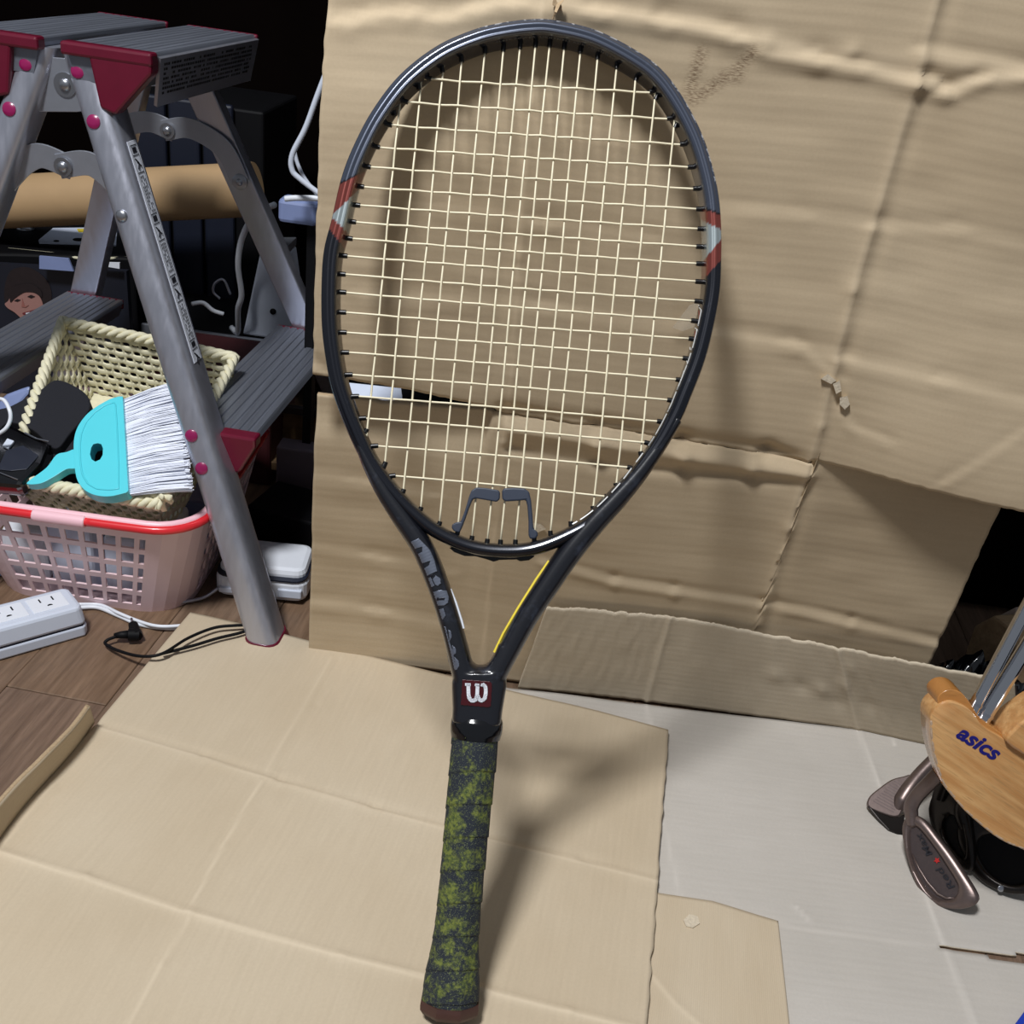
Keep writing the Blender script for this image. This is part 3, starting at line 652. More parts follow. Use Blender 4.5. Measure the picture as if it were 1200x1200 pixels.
def stroke(pts, w):
    P = spline(np.array(pts, float), 6); T = np.gradient(P, axis=0); T /= np.linalg.norm(T, axis=1)[:, None]; N = np.stack([-T[:, 1], T[:, 0]], 1) * w / 2
    return [[tuple(P[i] + N[i]), tuple(P[i + 1] + N[i + 1]), tuple(P[i + 1] - N[i + 1]), tuple(P[i] - N[i])] for i in range(len(P) - 1)]
wl = []
for s_, w_ in (([(404, 758), (405, 800), (408, 860), (420, 895), (445, 908), (470, 895), (481, 865), (484, 820), (486, 762)], 34), ([(484, 862), (497, 892), (520, 906), (545, 890), (556, 850), (556, 800), (546, 775), (528, 766)], 33), ([(376, 766), (425, 768)], 26), ([(462, 768), (500, 772)], 26), ([(515, 768), (540, 776)], 26)):
    wl += [c2(q) for q in stroke(s_, w_)]
b_ = decal('logo_letter', wl, K['white'], lambda x, y: NH + .0003, lg, 'white rounded letter W', cut=0)
# yellow and white pin lines on the inner faces of the throat
for pts, mt in (([(645, 657), (630.5, 678), (609, 712), (591.5, 742), (581, 764)], 'yellow'), ([(527.5, 690), (534, 706), (541, 728), (543, 736)], 'white')):
    off = -4.5 if mt == 'yellow' else 1.0
    MB().tube([RP(x + off * .4, y, .002) for x, y in pts], .0009, 6).mk('pin_line', K[mt], rk, label=mt + ' pin line on inner throat')

# words on the inner wall of the hoop
def textmesh(body, size=1.0, shear=0.0, offset=0.0, spacing=1.0):
    cu = bpy.data.curves.new('lettering', 'FONT'); cu.body = body; cu.size = size; cu.shear = shear; cu.offset = offset; cu.space_character = spacing
    o = bpy.data.objects.new('lettering', cu); COL.objects.link(o); dg = bpy.context.evaluated_depsgraph_get(); dg.update()
    me = bpy.data.meshes.new_from_object(o.evaluated_get(dg)); v = np.array([tuple(q.co) for q in me.vertices]); f = [list(p.vertices) for p in me.polygons]
    bpy.data.objects.remove(o); bpy.data.meshes.remove(me); return v, f
hx = hoop[:, 0]; ang_i = np.arange(nH)
top = [i for i in range(nH) if hoop[i, 1] < 160 and 480 < hoop[i, 0] < 805]; top = sorted(top, key=lambda i: hoop[i, 0])
arc = hoop[top]; dd = np.r_[0, np.cumsum(np.hypot(*np.diff(arc, axis=0).T))]
tv, tf = textmesh('SLEEP POWER  LIGHTNESS AND STRENGTH', 5.2, 0, 0, 1.25)
start = dd[np.argmin(abs(arc[:, 0] - 580))]; vv = []
for x, y, _ in tv:
    s_ = start + x * 1.22; px_ = np.interp(s_, dd, arc[:, 0]); py_ = np.interp(s_, dd, arc[:, 1]); k = min(len(top) - 1, int(np.searchsorted(dd, s_)))
    n_ = NO[top[k]]; vv.append(RP(px_ - n_[0] * (HW + .15), py_ - n_[1] * (HW + .15), .0040 + y / PXM))
o = mk('hoop_lettering', vv, tf, K['decal_text'], rk, fix=False, label='small grey lettering inside the top of the hoop'); thick(o, .0002, 0)
GI = [(i, h) for i in range(nH) for h in np.linspace(-.6, .8, 12)]
GP = np.array([[600 + (hoop[i, 0] - NO[i, 0] * HW - 600) * RD / (RD - h * B_), 600 + (hoop[i, 1] - NO[i, 1] * HW - 600) * RD / (RD - h * B_)] for i, h in GI])
def inner(x, y):
    k = int(np.hypot(GP[:, 0] - x, GP[:, 1] - y).argmin()); i, h = GI[k]; p = hoop[i] - NO[i] * (HW + .25); return RP(p[0], p[1], h * B_)
c4 = lambda L: [(740 + x / 6.316, 350 + y / 6.316) for x, y in L]
c3 = lambda L: [(660 + x / 10, 520 + y / 10) for x, y in L]
strokes = [c4([(490, 55), (560, 130), (545, 220), (505, 190)]), c4([(470, 215), (525, 270), (505, 360), (480, 340), (440, 390), (430, 360)]), c4([(440, 400), (455, 440), (430, 500), (405, 450)]),
           c4([(440, 510), (400, 610), (365, 700), (350, 650)]), c4([(390, 540), (380, 620)]), c4([(365, 700), (290, 860), (285, 820)]), c4([(285, 870), (190, 1030), (200, 1010)]), c4([(185, 1030), (170, 1090), (140, 1110), (160, 1060), (185, 1030)])]
strokes += [c3(q) for q in ([(960, 130), (940, 190), (890, 230)], [(835, 300), (800, 380), (740, 440)], [(690, 480), (650, 550), (590, 600)], [(545, 635), (500, 720), (415, 770)], [(365, 805), (330, 850), (280, 870), (230, 930)], [(180, 960), (140, 985)])]
mb = MB()
for k, s_ in enumerate(strokes):
    P = resample(np.array(s_), 14); mb.tube([inner(x, y) for x, y in P], .0004 if k < 7 else .00055, 5)
mb.mk('side_lettering', K['decal_silver'], rk, label='silver outlined lettering inside the right of the hoop')
mb = MB()
for q in (c4([(500, 85), (550, 140), (540, 200), (505, 170)]), c4([(470, 240), (515, 280), (500, 345), (470, 320)])):
    mb.add([inner(x, y) for x, y in q], [(0, 1, 2, 3)])
o = mb.mk('side_lettering', simple('letter_red', srgb(120, 50, 44), .4), rk, fix=False); thick(o, .0003, 0)

# strings: 16 mains, 20 crosses, woven over and under
MT = [(466, 148), (492, 111), (519, 87), (541, 72), (568, 63), (590, 57), (609.5, 54), (627.5, 52.5), (644, 54), (661, 57.5), (680, 62.5), (700, 70), (722.5, 81), (744, 98), (767, 120), (789, 154)]
MBt = [(430.5, 502), (451, 544), (472.5, 576), (493, 597), (515, 614), (536, 625), (553, 631), (571, 634.5), (586.5, 635.5), (604, 635.5), (626, 632), (645, 625), (669, 614), (695, 596), (722, 569), (751, 532)]
CR = [(757.5, 108), (780.5, 139), (795, 169), (804, 196), (810.5, 221), (815.5, 245), (817.5, 268), (819, 289), (819, 309), (818, 330), (817, 353), (813, 376), (810, 397), (803, 420), (795, 445), (785, 469), (773, 494), (758, 519), (738, 548), (711, 582)]
CL_ = [(507, 93), (479, 120), (460, 147), (445.6, 172.7), (435, 196), (425.7, 219), (419, 240.5), (414, 260), (410, 279.5), (406, 300), (404, 321.5), (402.5, 342.5), (402.5, 366), (403, 389.5), (406, 413), (410, 439), (417.5, 464.5), (426, 490), (440, 522.5), (460.5, 557.5)]
def snap(p, dir_):      # carry the string end on to the hoop's inner wall
    p = np.array(p, float); d = np.array(dir_, float); d /= np.linalg.norm(d)
    rel = hoop - p; t = rel @ d; perp = np.abs(rel @ np.array([-d[1], d[0]])); ok = (t > -15) & (t < 40)
    k = np.where(ok)[0][perp[ok].argmin()]; return p + d * max(0, t[k] - HW * .9)
def line(a, b, s):
    a, b = np.array(a, float), np.array(b, float); return a + (b - a) * s
gr_me = None
def grommet(p, d):
    """black plastic barrel where a string leaves the frame; d = outward direction"""
    global gr_me
    d = np.array(d, float); d /= np.linalg.norm(d); e = snap(p, d); p = e - d * 5 if np.hypot(*(e - p)) > 7 else p
    a = RP(*(p - d * 3.2), 0); b = RP(*(p + d * 5), 0)
    if gr_me is None:
        g = MB().tube([(0, 0, 0), (0, 0, .002), (0, 0, .006)], [.00165, .00175, .0017], 10).mk('grommet', K['grommet'], None, smooth=True, auto=40); gr_me = g.data; bpy.data.objects.remove(g)
    o = link('grommet', gr_me, rk); o.location = Vector(a) - loc_of(rk); o.rotation_mode = 'QUATERNION'; o.rotation_quaternion = Vector(b - a).to_track_quat('Z', 'Y')
def inter(a, b, c, d):
    a, b, c, d = [np.array(q, float) for q in (a, b, c, d)]; M2 = np.array([b - a, c - d]).T; s = np.linalg.solve(M2, c - a); return s
WV = .00075; SR = .00072
for i in range(16):
    a, b = MT[i], MBt[i]; d = np.array(b, float) - np.array(a); P = [(snap(a, -d), 0)]
    for j in range(20):
        s = inter(a, b, CL_[j], CR[j])
        if -.02 < s[0] < 1.02 and -.02 < s[1] < 1.02: P.append((line(a, b, s[0]), WV if (i + j) % 2 else -WV))
    P.append((snap(b, d), 0)); q = spline(np.array([(*p, h * PXM) for p, h in P]), 3)
    q[:, 0] += .5 * np.sin(np.linspace(0, 3.14 * (2 + i % 3), len(q))) * (1 if i % 2 else -1)
    MB().tube([RP(x, y, h / PXM) for x, y, h in q], SR, 6).mk('main_string', K['string'], rk, smooth=True)
    grommet(np.array(a) + 0 * d, -d if i > 3 and i < 13 else (NO[np.hypot(hoop[:, 0] - a[0], hoop[:, 1] - a[1]).argmin()] * .5 - d / np.linalg.norm(d)))
    grommet(np.array(b), d / np.linalg.norm(d) + NO[np.hypot(hoop[:, 0] - b[0], hoop[:, 1] - b[1]).argmin()] * .5)
for j in range(20):
    a, b = np.array(CL_[j], float), np.array(CR[j], float); d = b - a; P = [(snap(a, -d), 0)]
    for i in range(16):
        s = inter(a, b, MT[i], MBt[i])
        if -.02 < s[0] < 1.02 and -.02 < s[1] < 1.02:
            p = line(a, b, s[0]); p[1] += 2.2 * 4 * s[0] * (1 - s[0]) * (-.5 if j > 12 else .35); P.append((p, -WV if (i + j) % 2 else WV))
    P.append((snap(b, d), 0)); q = spline(np.array([(*p, h * PXM) for p, h in P]), 3)
    MB().tube([RP(x, y, h / PXM) for x, y, h in q], SR, 6).mk('cross_string', K['string'], rk, smooth=True)
    for p, s_ in ((a, -1), (b, 1)): grommet(p, s_ * d / np.linalg.norm(d) + .4 * NO[np.hypot(hoop[:, 0] - p[0], hoop[:, 1] - p[1]).argmin()])
# black strip under the bridge
c5 = lambda L: [(500 + x / 7.5, 560 + y / 7.5) for x, y in L]
bp = c5([(200, 612), (300, 600), (520, 640), (700, 660), (900, 650), (950, 688), (900, 722), (820, 732), (790, 716), (640, 720), (590, 736), (520, 712), (430, 688), (335, 686), (245, 652)])
MB().prism([RP(x, y, .0045) for x, y in bp], [RP(x, y, -.0045) for x, y in bp]).mk('bumper_strip', K['grommet'], rk, bevel=.0008)
# two rubber hooks clamped on the strings
for side, L, lab in (('l', [(395, 112), (440, 84), (520, 90), (630, 108), (645, 125), (642, 190), (615, 212), (520, 195), (430, 180), (405, 192), (372, 270), (345, 350), (310, 440), (290, 480), (245, 470), (222, 440), (228, 408), (262, 390), (302, 385), (338, 290), (372, 175)], 'left of the two navy rubber dampers hooked on the racket strings'),
                ('r', [(662, 110), (685, 92), (760, 88), (860, 95), (900, 122), (918, 200), (930, 330), (938, 448), (972, 470), (978, 505), (955, 535), (905, 535), (895, 500), (895, 380), (885, 250), (872, 195), (800, 202), (690, 208), (664, 190)], 'right of the two navy rubber dampers hooked on the racket strings')):
    P = c5(L); o = MB().prism([RP(x, y, .0048) for x, y in P], [RP(x, y, -.0035) for x, y in P]).mk('vibration_damper', K['rubber'], None, origin=RP(*P[0]), bevel=.0011)
    tag(o, lab, 'damper', 'rubber dampers on the racket strings')

# collar, grip and butt cap
A0, A1 = np.array([559.0, 846.0]), np.array([526.5, 1183.0]); AX = (A1 - A0) / np.linalg.norm(A1 - A0); AN = np.array([-AX[1], AX[0]])
def octo(name, ys, hws, hds, mat, n=48, m=60, wrap=0.0, k8=.35, label=None, parent=rk, cap=True):
    v = []; t = np.linspace(0, 1, m); yv = ys[0] + (ys[1] - ys[0]) * t; W = np.interp(t, np.linspace(0, 1, len(hws)), hws); D = np.interp(t, np.linspace(0, 1, len(hds)), hds)
    for i in range(m):
        c = A0 + AX * ((yv[i] - A0[1]) / AX[1])
        for j in range(n):
            an = 2 * math.pi * j / n; seg = ((an + math.pi / 8) % (math.pi / 4)) - math.pi / 8; r = (math.cos(math.pi / 8) / math.cos(seg)) * k8 + (1 - k8); r /= (1 - k8 + k8 * math.cos(math.pi / 8))
            if wrap:
                ph = (yv[i] / 38.0 + .5 * j / n * (1 if j < n / 2 else 1) + 0.25 * math.sin(an)) % 1.0
                r *= 1 + wrap * (ph - .5) + .008 * vnoise(np.array(i * .12), np.array(j * .3), 1, 77)
            p = c + AN * (W[i] * r * math.cos(an)); v.append(RP(p[0], p[1], D[i] * r * math.sin(an)))
    f = [(i * n + j, i * n + (j + 1) % n, (i + 1) * n + (j + 1) % n, (i + 1) * n + j) for i in range(m - 1) for j in range(n)]
    if cap: f += [tuple(range(n)), tuple((m - 1) * n + j for j in range(n))]
    return mk(name, v, f, mat, parent, smooth=True, auto=40, label=label)
octo('collar', (838, 864), [28, 30.5, 31, 30.5, 29], [.0118, .014, .0145, .0145, .014], K['black_gloss'], m=14, k8=.2)
m, nt, bs = newmat('grip_cloth'); v = coords(nt)
n1 = noise(nt, 85, 5, v, .62); n2 = noise(nt, 420, 3, v); n3 = noise(nt, 1500, 2, v); n4 = noise(nt, 28, 3, v)
g = mixc(nt, ramp(nt, n2, .35, .65), srgb(56, 72, 36), srgb(116, 124, 52)); dkc = mixc(nt, n3, srgb(18, 22, 34), srgb(40, 48, 58))
sel = math_(nt, 'ADD', math_(nt, 'MULTIPLY', n1, .62), math_(nt, 'ADD', math_(nt, 'MULTIPLY', n2, .2), math_(nt, 'MULTIPLY', n4, .22)))
c = mixc(nt, ramp(nt, sel, .495, .60), dkc, g); c = mixc(nt, ramp(nt, n3, .6, .68), c, srgb(116, 124, 84))
nt.links.new(c, bs.inputs['Base Color']); bs.inputs['Roughness'].default_value = .8; bump(nt, bs, n3, .4, .0005); K['grip_cloth'] = m
octo('overgrip', (858, 1176), [27.5, 27.3, 27, 26.6, 26.2, 26, 25.8, 26, 26.4, 28.6, 32.6, 33.2], [.0138, .0138, .0136, .0134, .0134, .0132, .0132, .0134, .0138, .0150, .0168, .017], K['grip_cloth'], m=300, wrap=.05, k8=.45)
octo('butt_cap', (1170, 1186), [33.4, 34, 33.6, 30], [.0172, .0175, .0172, .015], K['butt_brown'], n=48, m=10, k8=1.0, label='brown octagonal butt cap')
# ------------------------------------------------------------------ aluminium stepladder
LO = np.array([-.443, 1.070, 0.0]); lw = np.array([.06, 1, 0]); lw /= np.linalg.norm(lw); ls = np.array([lw[1], -lw[0], 0]); UZ = np.array([0, 0, 1.])
def LP(a, b, z): return LO + ls * a + lw * b + UZ * z
lad = thing('stepladder', 'folding aluminium stepladder with dark red plastic corners beside the standing cardboard', 'stepladder', LP(0, 0, 0))
def leg_a(z): return .226 - .392 * z           # outwards
def leg_b(z): return .212 - .212 * z
def rrect(hx, hy, r, k=4):
    o = []
    for cx, cy, a0 in ((hx - r, hy - r, 0), (-hx + r, hy - r, 90), (-hx + r, -hy + r, 180), (hx - r, -hy + r, 270)):
        for j in range(k + 1):
            a = math.radians(a0 + 90 * j / k); o.append((cx + r * math.cos(a), cy + r * math.sin(a)))
    return o
def ladder_leg(sa, sb, z0, z1, hx, hy, r, name, mat, label=None):
    sec_ = rrect(hx, hy, r); v = []; n = len(sec_); zs_ = np.linspace(z0, z1, 8)
    for z in zs_:
        for (p, q) in sec_: v.append(LP(sa * leg_a(z) + p, sb * leg_b(z) + q, z))
    f = [(i * n + j, i * n + (j + 1) % n, (i + 1) * n + (j + 1) % n, (i + 1) * n + j) for i in range(len(zs_) - 1) for j in range(n)] + [tuple(range(n)), tuple((len(zs_) - 1) * n + j for j in range(n))]
    return mk(name, v, f, mat, lad, smooth=True, auto=50, label=label)
NHX, NHY = .0165, .020
legs = {}
for sa in (1, -1):
    for sb in (-1, 1):
        hx, hy, r = (NHX, NHY, .011) if sb < 0 else (.017, .010, .002)
        lg_ = ladder_leg(sa, sb, .010, .531 if sb < 0 else .515, hx, hy, r, 'leg', K['aluminium']); legs[sa, sb] = lg_
        v = []
        for z, e in ((0, .002), (.007, .002), (.012, .001)):
            for (p, q) in rrect(hx + e, hy + e, r): v.append(LP(sa * leg_a(z) + p, sb * leg_b(z) + q, z))
        n = 20; f = [(i * n + j, i * n + (j + 1) % n, (i + 1) * n + (j + 1) % n, (i + 1) * n + j) for i in range(2) for j in range(n)] + [tuple(range(n)), tuple(2 * n + j for j in range(n))]
        mk('foot_cap', v, f, K['maroon'], lg_, smooth=True, auto=50)
        if sb < 0:    # plugs and rivets on the near face
            for z, m_ in ((.516, 'magenta'), (.477, 'magenta'), (.212, 'magenta'), (.182, 'magenta')):
                MB().disc(LP(sa * leg_a(z) - .003, sb * leg_b(z) - hy + .0002, z), -lw + UZ * .2, .0062, .0012, 16, .0014).mk('plug', K[m_], lg_, smooth=True, auto=50)
            MB().disc(LP(sa * leg_a(.402) - .004, sb * leg_b(.402) - hy, .402), -lw + UZ * .2, .0055, .001, 14, .002).mk('rivet', K['rivet'], lg_, smooth=True, auto=50)
def tread(a0, a1, z, hb, name='step', h=.022, far=.0):
    """ribbed extruded tread, profile across a, length along b"""
    prof = []; n = 9
    for i in range(n):
        a = a0 + (a1 - a0) * i / n; b = a0 + (a1 - a0) * (i + 1) / n; d = b - a
        prof += [(a + d * .06, z - .0012), (a + d * .18, z), (b - d * .18, z), (b - d * .06, z - .0012)]
    prof += [(a1, z - .002), (a1 + math.copysign(.002, a1), z - .006), (a1 - (a1 - a0) * .16, z - h), (a0 + (a1 - a0) * .1, z - h), (a0, z - .004)]
    A = [LP(a, -hb, q) for a, q in prof]; B = [LP(a, hb + far, q) for a, q in prof]; n = len(prof)
    mb = MB(); mb.v = A + B; mb.f = [(i, (i + 1) % n, n + (i + 1) % n, n + i) for i in range(n)] + [tuple(range(n)), tuple(range(2 * n - 1, n - 1, -1))]
    o = mb.mk(name, K['step_metal'], lad, smooth=False)
    return o
def capm(poly_az, b0, b1, par):
    A = [LP(a, b0, z) for a, z in poly_az]; B = [LP(a, b1, z) for a, z in poly_az]
    return MB().prism(A, B).mk('end_cap', K['maroon'], par, bevel=.0025)
zt = .539; hb = .128
for sa in (1, -1):
    s_ = tread(sa * .012, sa * .088, zt, hb - .004, h=.030, far=.016)
    la = leg_a(.52)
    capm([(sa * .010, zt + .0012), (sa * .092, zt + .0012), (sa * .092, zt - .010), (sa * .010, zt - .010)], -hb - .003, -hb + .012, s_)
    capm([(sa * (la + .012), zt - .004), (sa * .092, zt - .004), (sa * .091, zt - .016), (sa * (la + .034), zt - .054), (sa * (la + .020), zt - .050)], -hb - .002, -hb + .014, s_)
    capm([(sa * .010, zt + .0004), (sa * .091, zt + .0004), (sa * .089, zt - .012), (sa * .012, zt - .012)], hb + .010, hb + .016, s_)
    a0, a1 = (.110, .192) if sa > 0 else (.090, .165)
    s2_ = tread(sa * a0, sa * a1, .208, .156, h=.022)
    if sa > 0: capm([(.158, .2095), (.196, .2095), (.196, .200), (.180, .170), (.170, .166)], -.168, -.150, s2_)
    else: capm([(-.090, .2095), (-.165, .2095), (-.165, .195), (-.090, .175)], -.168, -.150, s2_)
    capm([(sa * a0, .2082), (sa * a1, .2082), (sa * a1, .196), (sa * a0, .196)], .152, .158, s2_)
ap = [LP(.0935, -hb + .013, zt - .004), LP(.0935, hb + .008, zt - .004), LP(.086, hb + .002, zt - .046), LP(.084, -hb + .022, zt - .046)]
nrm = ls * .95 - UZ * .4; b = [p - nrm * .003 for p in ap]
apr = MB().prism(ap, b).mk('step_apron', K['aluminium'], lad)
mb = MB(); r_ = random.Random(3)
def on_apron(u, v): return ap[0] * (1 - u) * (1 - v) + ap[1] * u * (1 - v) + ap[2] * u * v + ap[3] * (1 - u) * v + ls * .0005
for row in range(7):
    u = .03
    while u < .92:
        L_ = r_.uniform(.006, .02)
        if r_.random() < .82:
            v_ = .10 + row * .10; mb.add([on_apron(u, v_), on_apron(u + L_, v_), on_apron(u + L_, v_ + .05), on_apron(u, v_ + .05)], [(0, 1, 2, 3)])
        u += L_ + .006
o = mb.mk('printed_text', K['ink'], apr, fix=False, label='rows of small dark instruction print'); thick(o, .0002, 0)
# hinge plates between the two frames
for sb in (-1, 1):
    pl = [LP(a, sb * .103 - .012 * (sb < 0), z) for a, z in ((-.030, .522), (.006, .524), (.010, .518), (.022, .522), (.028, .484), (.012, .480), (-.034, .474))]
    hp = MB().prism(pl, [p + lw * .003 for p in pl]).mk('hinge_plate', K['bracket_metal'], lad, bevel=.0006)
    c = LP(.004, sb * .103 - .012 * (sb < 0), .502)
    MB().disc(c, -lw, .0105, .0012, 18).disc(c - lw * .001, -lw, .0055, .001, 14, .0024).mk('rivet', K['rivet'], hp, smooth=True, auto=50)
# arched folding braces
def band(path, w_, off, par, name='brace'):
    P = resample(spline(path, 8), 26); T = np.gradient(P, axis=0); T /= np.linalg.norm(T, axis=1)[:, None]; N = np.stack([-T[:, 1], T[:, 0]], 1)
    L1 = P + N * w_ / 2; L2 = P - N * w_ / 2; mb = MB()
    o1 = [LP(a, off, z) for a, z in L1] + [LP(a, off, z) for a, z in L2[::-1]]
    return mb.prism(o1, [p + lw * .0022 for p in o1]).mk(name, K['bracket_metal'], par, bevel=.0005)
for sb, off in ((-1, -.122), (1, .106)):
    e_ = .066 if sb < 0 else .082
    for sg in (-1, 1):
        br = band([(sg * e_, .402 if sb < 0 else .388), (sg * e_ * .82, .416), (sg * e_ * .6, .430), (sg * .022, .438), (-sg * .006, .431)], .022, off - .001 * sg, lad)
        MB().disc(LP(sg * e_, off, .402 if sb < 0 else .388), -lw, .009, .002, 16, .001).disc(LP(sg * e_, off - .002, .402 if sb < 0 else .388), -lw, .004, .001, 12, .002).mk('rivet', K['rivet'], br, smooth=True, auto=50)
    MB().disc(LP(0, off - .002, .432), -lw, .0085, .0015, 16).disc(LP(0, off - .0035, .432), -lw, .005, .001, 14, .0022).mk('rivet', K['rivet'], lad, smooth=True, auto=50)
# warning sticker on the side of the near right leg
def on_side(z, q): return LP(leg_a(z) + NHX + .0005, -leg_b(z) + q, z)
zt0, zt1 = .462, .276
par = legs[1, -1]
A = [on_side(zt0, -.0085), on_side(zt0, .0085), on_side(zt1, .0085), on_side(zt1, -.0085)]
stk = MB().prism(A, [p - ls * .0004 for p in A]).mk('warning_sticker', K['label'], par, label='long white sticker with black pictogram boxes')
mb = MB()
def rect(z0, z1, q0, q1): mb.add([on_side(z0, q0) + ls * .0004, on_side(z0, q1) + ls * .0004, on_side(z1, q1) + ls * .0004, on_side(z1, q0) + ls * .0004], [(0, 1, 2, 3)])
for q in (-.0058, .0058): rect(zt0 - .003, zt1 + .003, q - .0002, q + .0002)
z = zt0 - .003; r_ = random.Random(5); k = 0
while z > zt1 + .006:
    rect(z, z - .0008, -.0058, .0058); L_ = [.008, .014, .034, .008, .014, .030][k % 6]; k += 1; z1_ = max(z - L_, zt1 + .003)
    if L_ == .008: rect(z - .002, z1_ + .0015, -.004, .004)
    elif L_ == .014:
        for (a0, q0, a1, q1) in ((.2, -.004, .5, .001), (.5, .001, .8, -.003), (.4, -.002, .7, .004)):
            p0, p1 = z - L_ * a0, z - L_ * a1; mb.tube([on_side(p0, q0) + ls * .0005, on_side(p1, q1) + ls * .0005], .0006, 4)
    else:
        zz = z - .003
        while zz > z1_ + .002:
            for q in (-.0042, -.0018, .0006, .003):
                if r_.random() < .8: rect(zz, zz - .0018, q, q + .0014)
            zz -= .0028
    z = z1_
o = mb.mk('sticker_print', K['ink'], stk, fix=False)

# ------------------------------------------------------------------ pink plastic basket with a red-tipped handle
bk = thing('plastic_basket', 'pink openwork plastic basket with red handle on the wooden floor', 'basket', (-.43, .98, 0))
def rr_path(x0, x1, y0, y1, r, n=8):
    o = []
    for cx, cy, a0 in ((x1 - r, y0 + r, -90), (x1 - r, y1 - r, 0), (x0 + r, y1 - r, 90), (x0 + r, y0 + r, 180)):
        for j in range(n + 1):
            a = math.radians(a0 + 90 * j / n); o.append((cx + r * math.cos(a), cy + r * math.sin(a)))
    return o
BX0, BX1, BY0, BY1, BH = -.535, -.330, .872, 1.09, .128
def bpt(s, z):                 # s in [0,1) around, flare with height
    fl_ = .030 * z / BH; x0, x1, y0, y1 = BX0 - fl_, BX1 + fl_ * .9, BY0 - fl_ * 1.15, BY1 + fl_; r = .045
    P = np.array(rr_path(x0, x1, y0, y1, r)); P = np.vstack([P, P[:1]]); d = np.r_[0, np.cumsum(np.hypot(*np.diff(P, axis=0).T))]
    t = (s % 1) * d[-1]; return np.array([np.interp(t, d, P[:, 0]), np.interp(t, d, P[:, 1]), z])
# columns: bar / hole alternating, with solid corners
L1x, L1y = BX1 - BX0 - .09, BY1 - BY0 - .09; tot = 2 * (L1x + L1y) + 2 * math.pi * .045
segs_s = []
def side(L0, L1, n):
    for k in range(n):
        a = L0 + (L1 - L0) * k / n; b_ = L0 + (L1 - L0) * (k + 1) / n; w_ = b_ - a; segs_s.append((a, a + w_ * .28, 0)); segs_s.append((a + w_ * .28, b_, 1))
    segs_s.append((L1, L1, 0))
cq = math.pi * .045 / 2
c0 = cq; edges = []
pos = 0
for (Ls, n) in ((L1y, 8), (L1x, 9), (L1y, 8), (L1x, 9)):
    for j in range(6): segs_s.append((pos + cq * j / 6, pos + cq * (j + 1) / 6, 0))
    pos += cq; side(pos - .012, pos + Ls + .006, n); pos += Ls
segs_s = [q for q in segs_s if q[1] - q[0] > 1e-6]
ss = sorted(set([0.0] + [min(q[1], tot) / tot for q in segs_s]))
rowsz = [.0, .010]
for k in range(5): rowsz += [rowsz[-1] + .0145, rowsz[-1] + .0145 + .0065]
rowsz += [.118, .128]
def is_hole(sm):
    for a, b_, h in segs_s:
        if h and a < sm * tot < b_: return True
    return False
mb = MB(); nS_ = len(ss) - 1; v = [bpt(s, z) for z in rowsz for s in ss[:-1]]; f = []
for r in range(len(rowsz) - 1):
    hole_row = r in (1, 3, 5, 7, 9)
    for k in range(nS_):
        sm = (ss[k] + ss[k + 1]) / 2
        if hole_row and is_hole(sm): continue
        f.append((r * nS_ + k, r * nS_ + (k + 1) % nS_, (r + 1) * nS_ + (k + 1) % nS_, (r + 1) * nS_ + k))
o = mk('basket_wall', v, f, K['pink'], bk, smooth=False, fix=False); thick(o, .0022, 0)
o = mk('basket_base', [bpt(s, .003) for s in ss[:-1]] + [bpt(s, .006) for s in ss[:-1]], [tuple(range(nS_)), tuple(range(2 * nS_ - 1, nS_ - 1, -1))] + [(i, (i + 1) % nS_, nS_ + (i + 1) % nS_, nS_ + i) for i in range(nS_)], K['pink'], bk)
rim = [bpt(s, BH + .001) + np.array([0, 0, 0]) for s in np.linspace(0, 1, 90)[:-1]]
MB().tube(rim, .0042, 8, closed=True).mk('rim', K['pale_pink'], bk, smooth=True)
# handle lying on the rim: starts at s of the front side; corner (x1,y0) is s=0
def hrail(s0, s1, n=40, out=.0055, z=BH - .002):
    o = []
    for s in np.linspace(s0, s1, n):
        p = bpt(s, z); c = np.array([(BX0 + BX1) / 2, (BY0 + BY1) / 2, z]); d = p - c; d /= np.linalg.norm(d); o.append(p + d * out)
    return o
sf = 1 - (L1x) / tot      # start of front side (left end)
mid = 1 - L1x * .55 / tot
MB().tube(hrail(mid + .022, 1.26), .0044, 8).mk('handle', K['red'], bk, smooth=True, label='red bent handle along the rim')
MB().tube(hrail(mid - .16, mid - .022), .0044, 8).mk('handle', K['red'], bk, smooth=True, label='red bent handle along the rim')
MB().tube(hrail(mid - .024, mid + .024), .0062, 10).mk('handle_grip', K['pale_pink'], bk, smooth=True, label='pale pink grip of the red handle')
# things packed in the pink basket, seen through its holes
packs = [((-.505, .905), (.045, .03, .06), 'white', 'white plastic pack low in the pink basket, left end', .2), ((-.45, .90), (.05, .028, .085), 'paper', 'pale plastic pack in the pink basket, left of middle', -.15), ((-.395, .903), (.045, .03, .07), 'paper', 'pale plastic pack in the pink basket, right of middle', .1), ((-.352, .915), (.03, .04, .09), 'white', 'white carton in the pink basket at its front right corner', .3), ((-.44, .96), (.14, .05, .07), 'dark_red', 'dark red package in the middle of the pink basket', 0), ((-.35, 1.02), (.04, .08, .07), 'pale_blue', 'pale blue pack in the pink basket on its right side', .1)]
for (x, y), sz, m_, lab, rz in packs:
    R_ = np.array([[math.cos(rz), -math.sin(rz), 0], [math.sin(rz), math.cos(rz), 0], [0, 0, 1]])
    o = MB().box((x, y, .0065 + sz[2] / 2), sz, R_).mk('package', K[m_], None, origin=(x, y, .0065), bevel=.004); tag(o, lab, 'package', None)

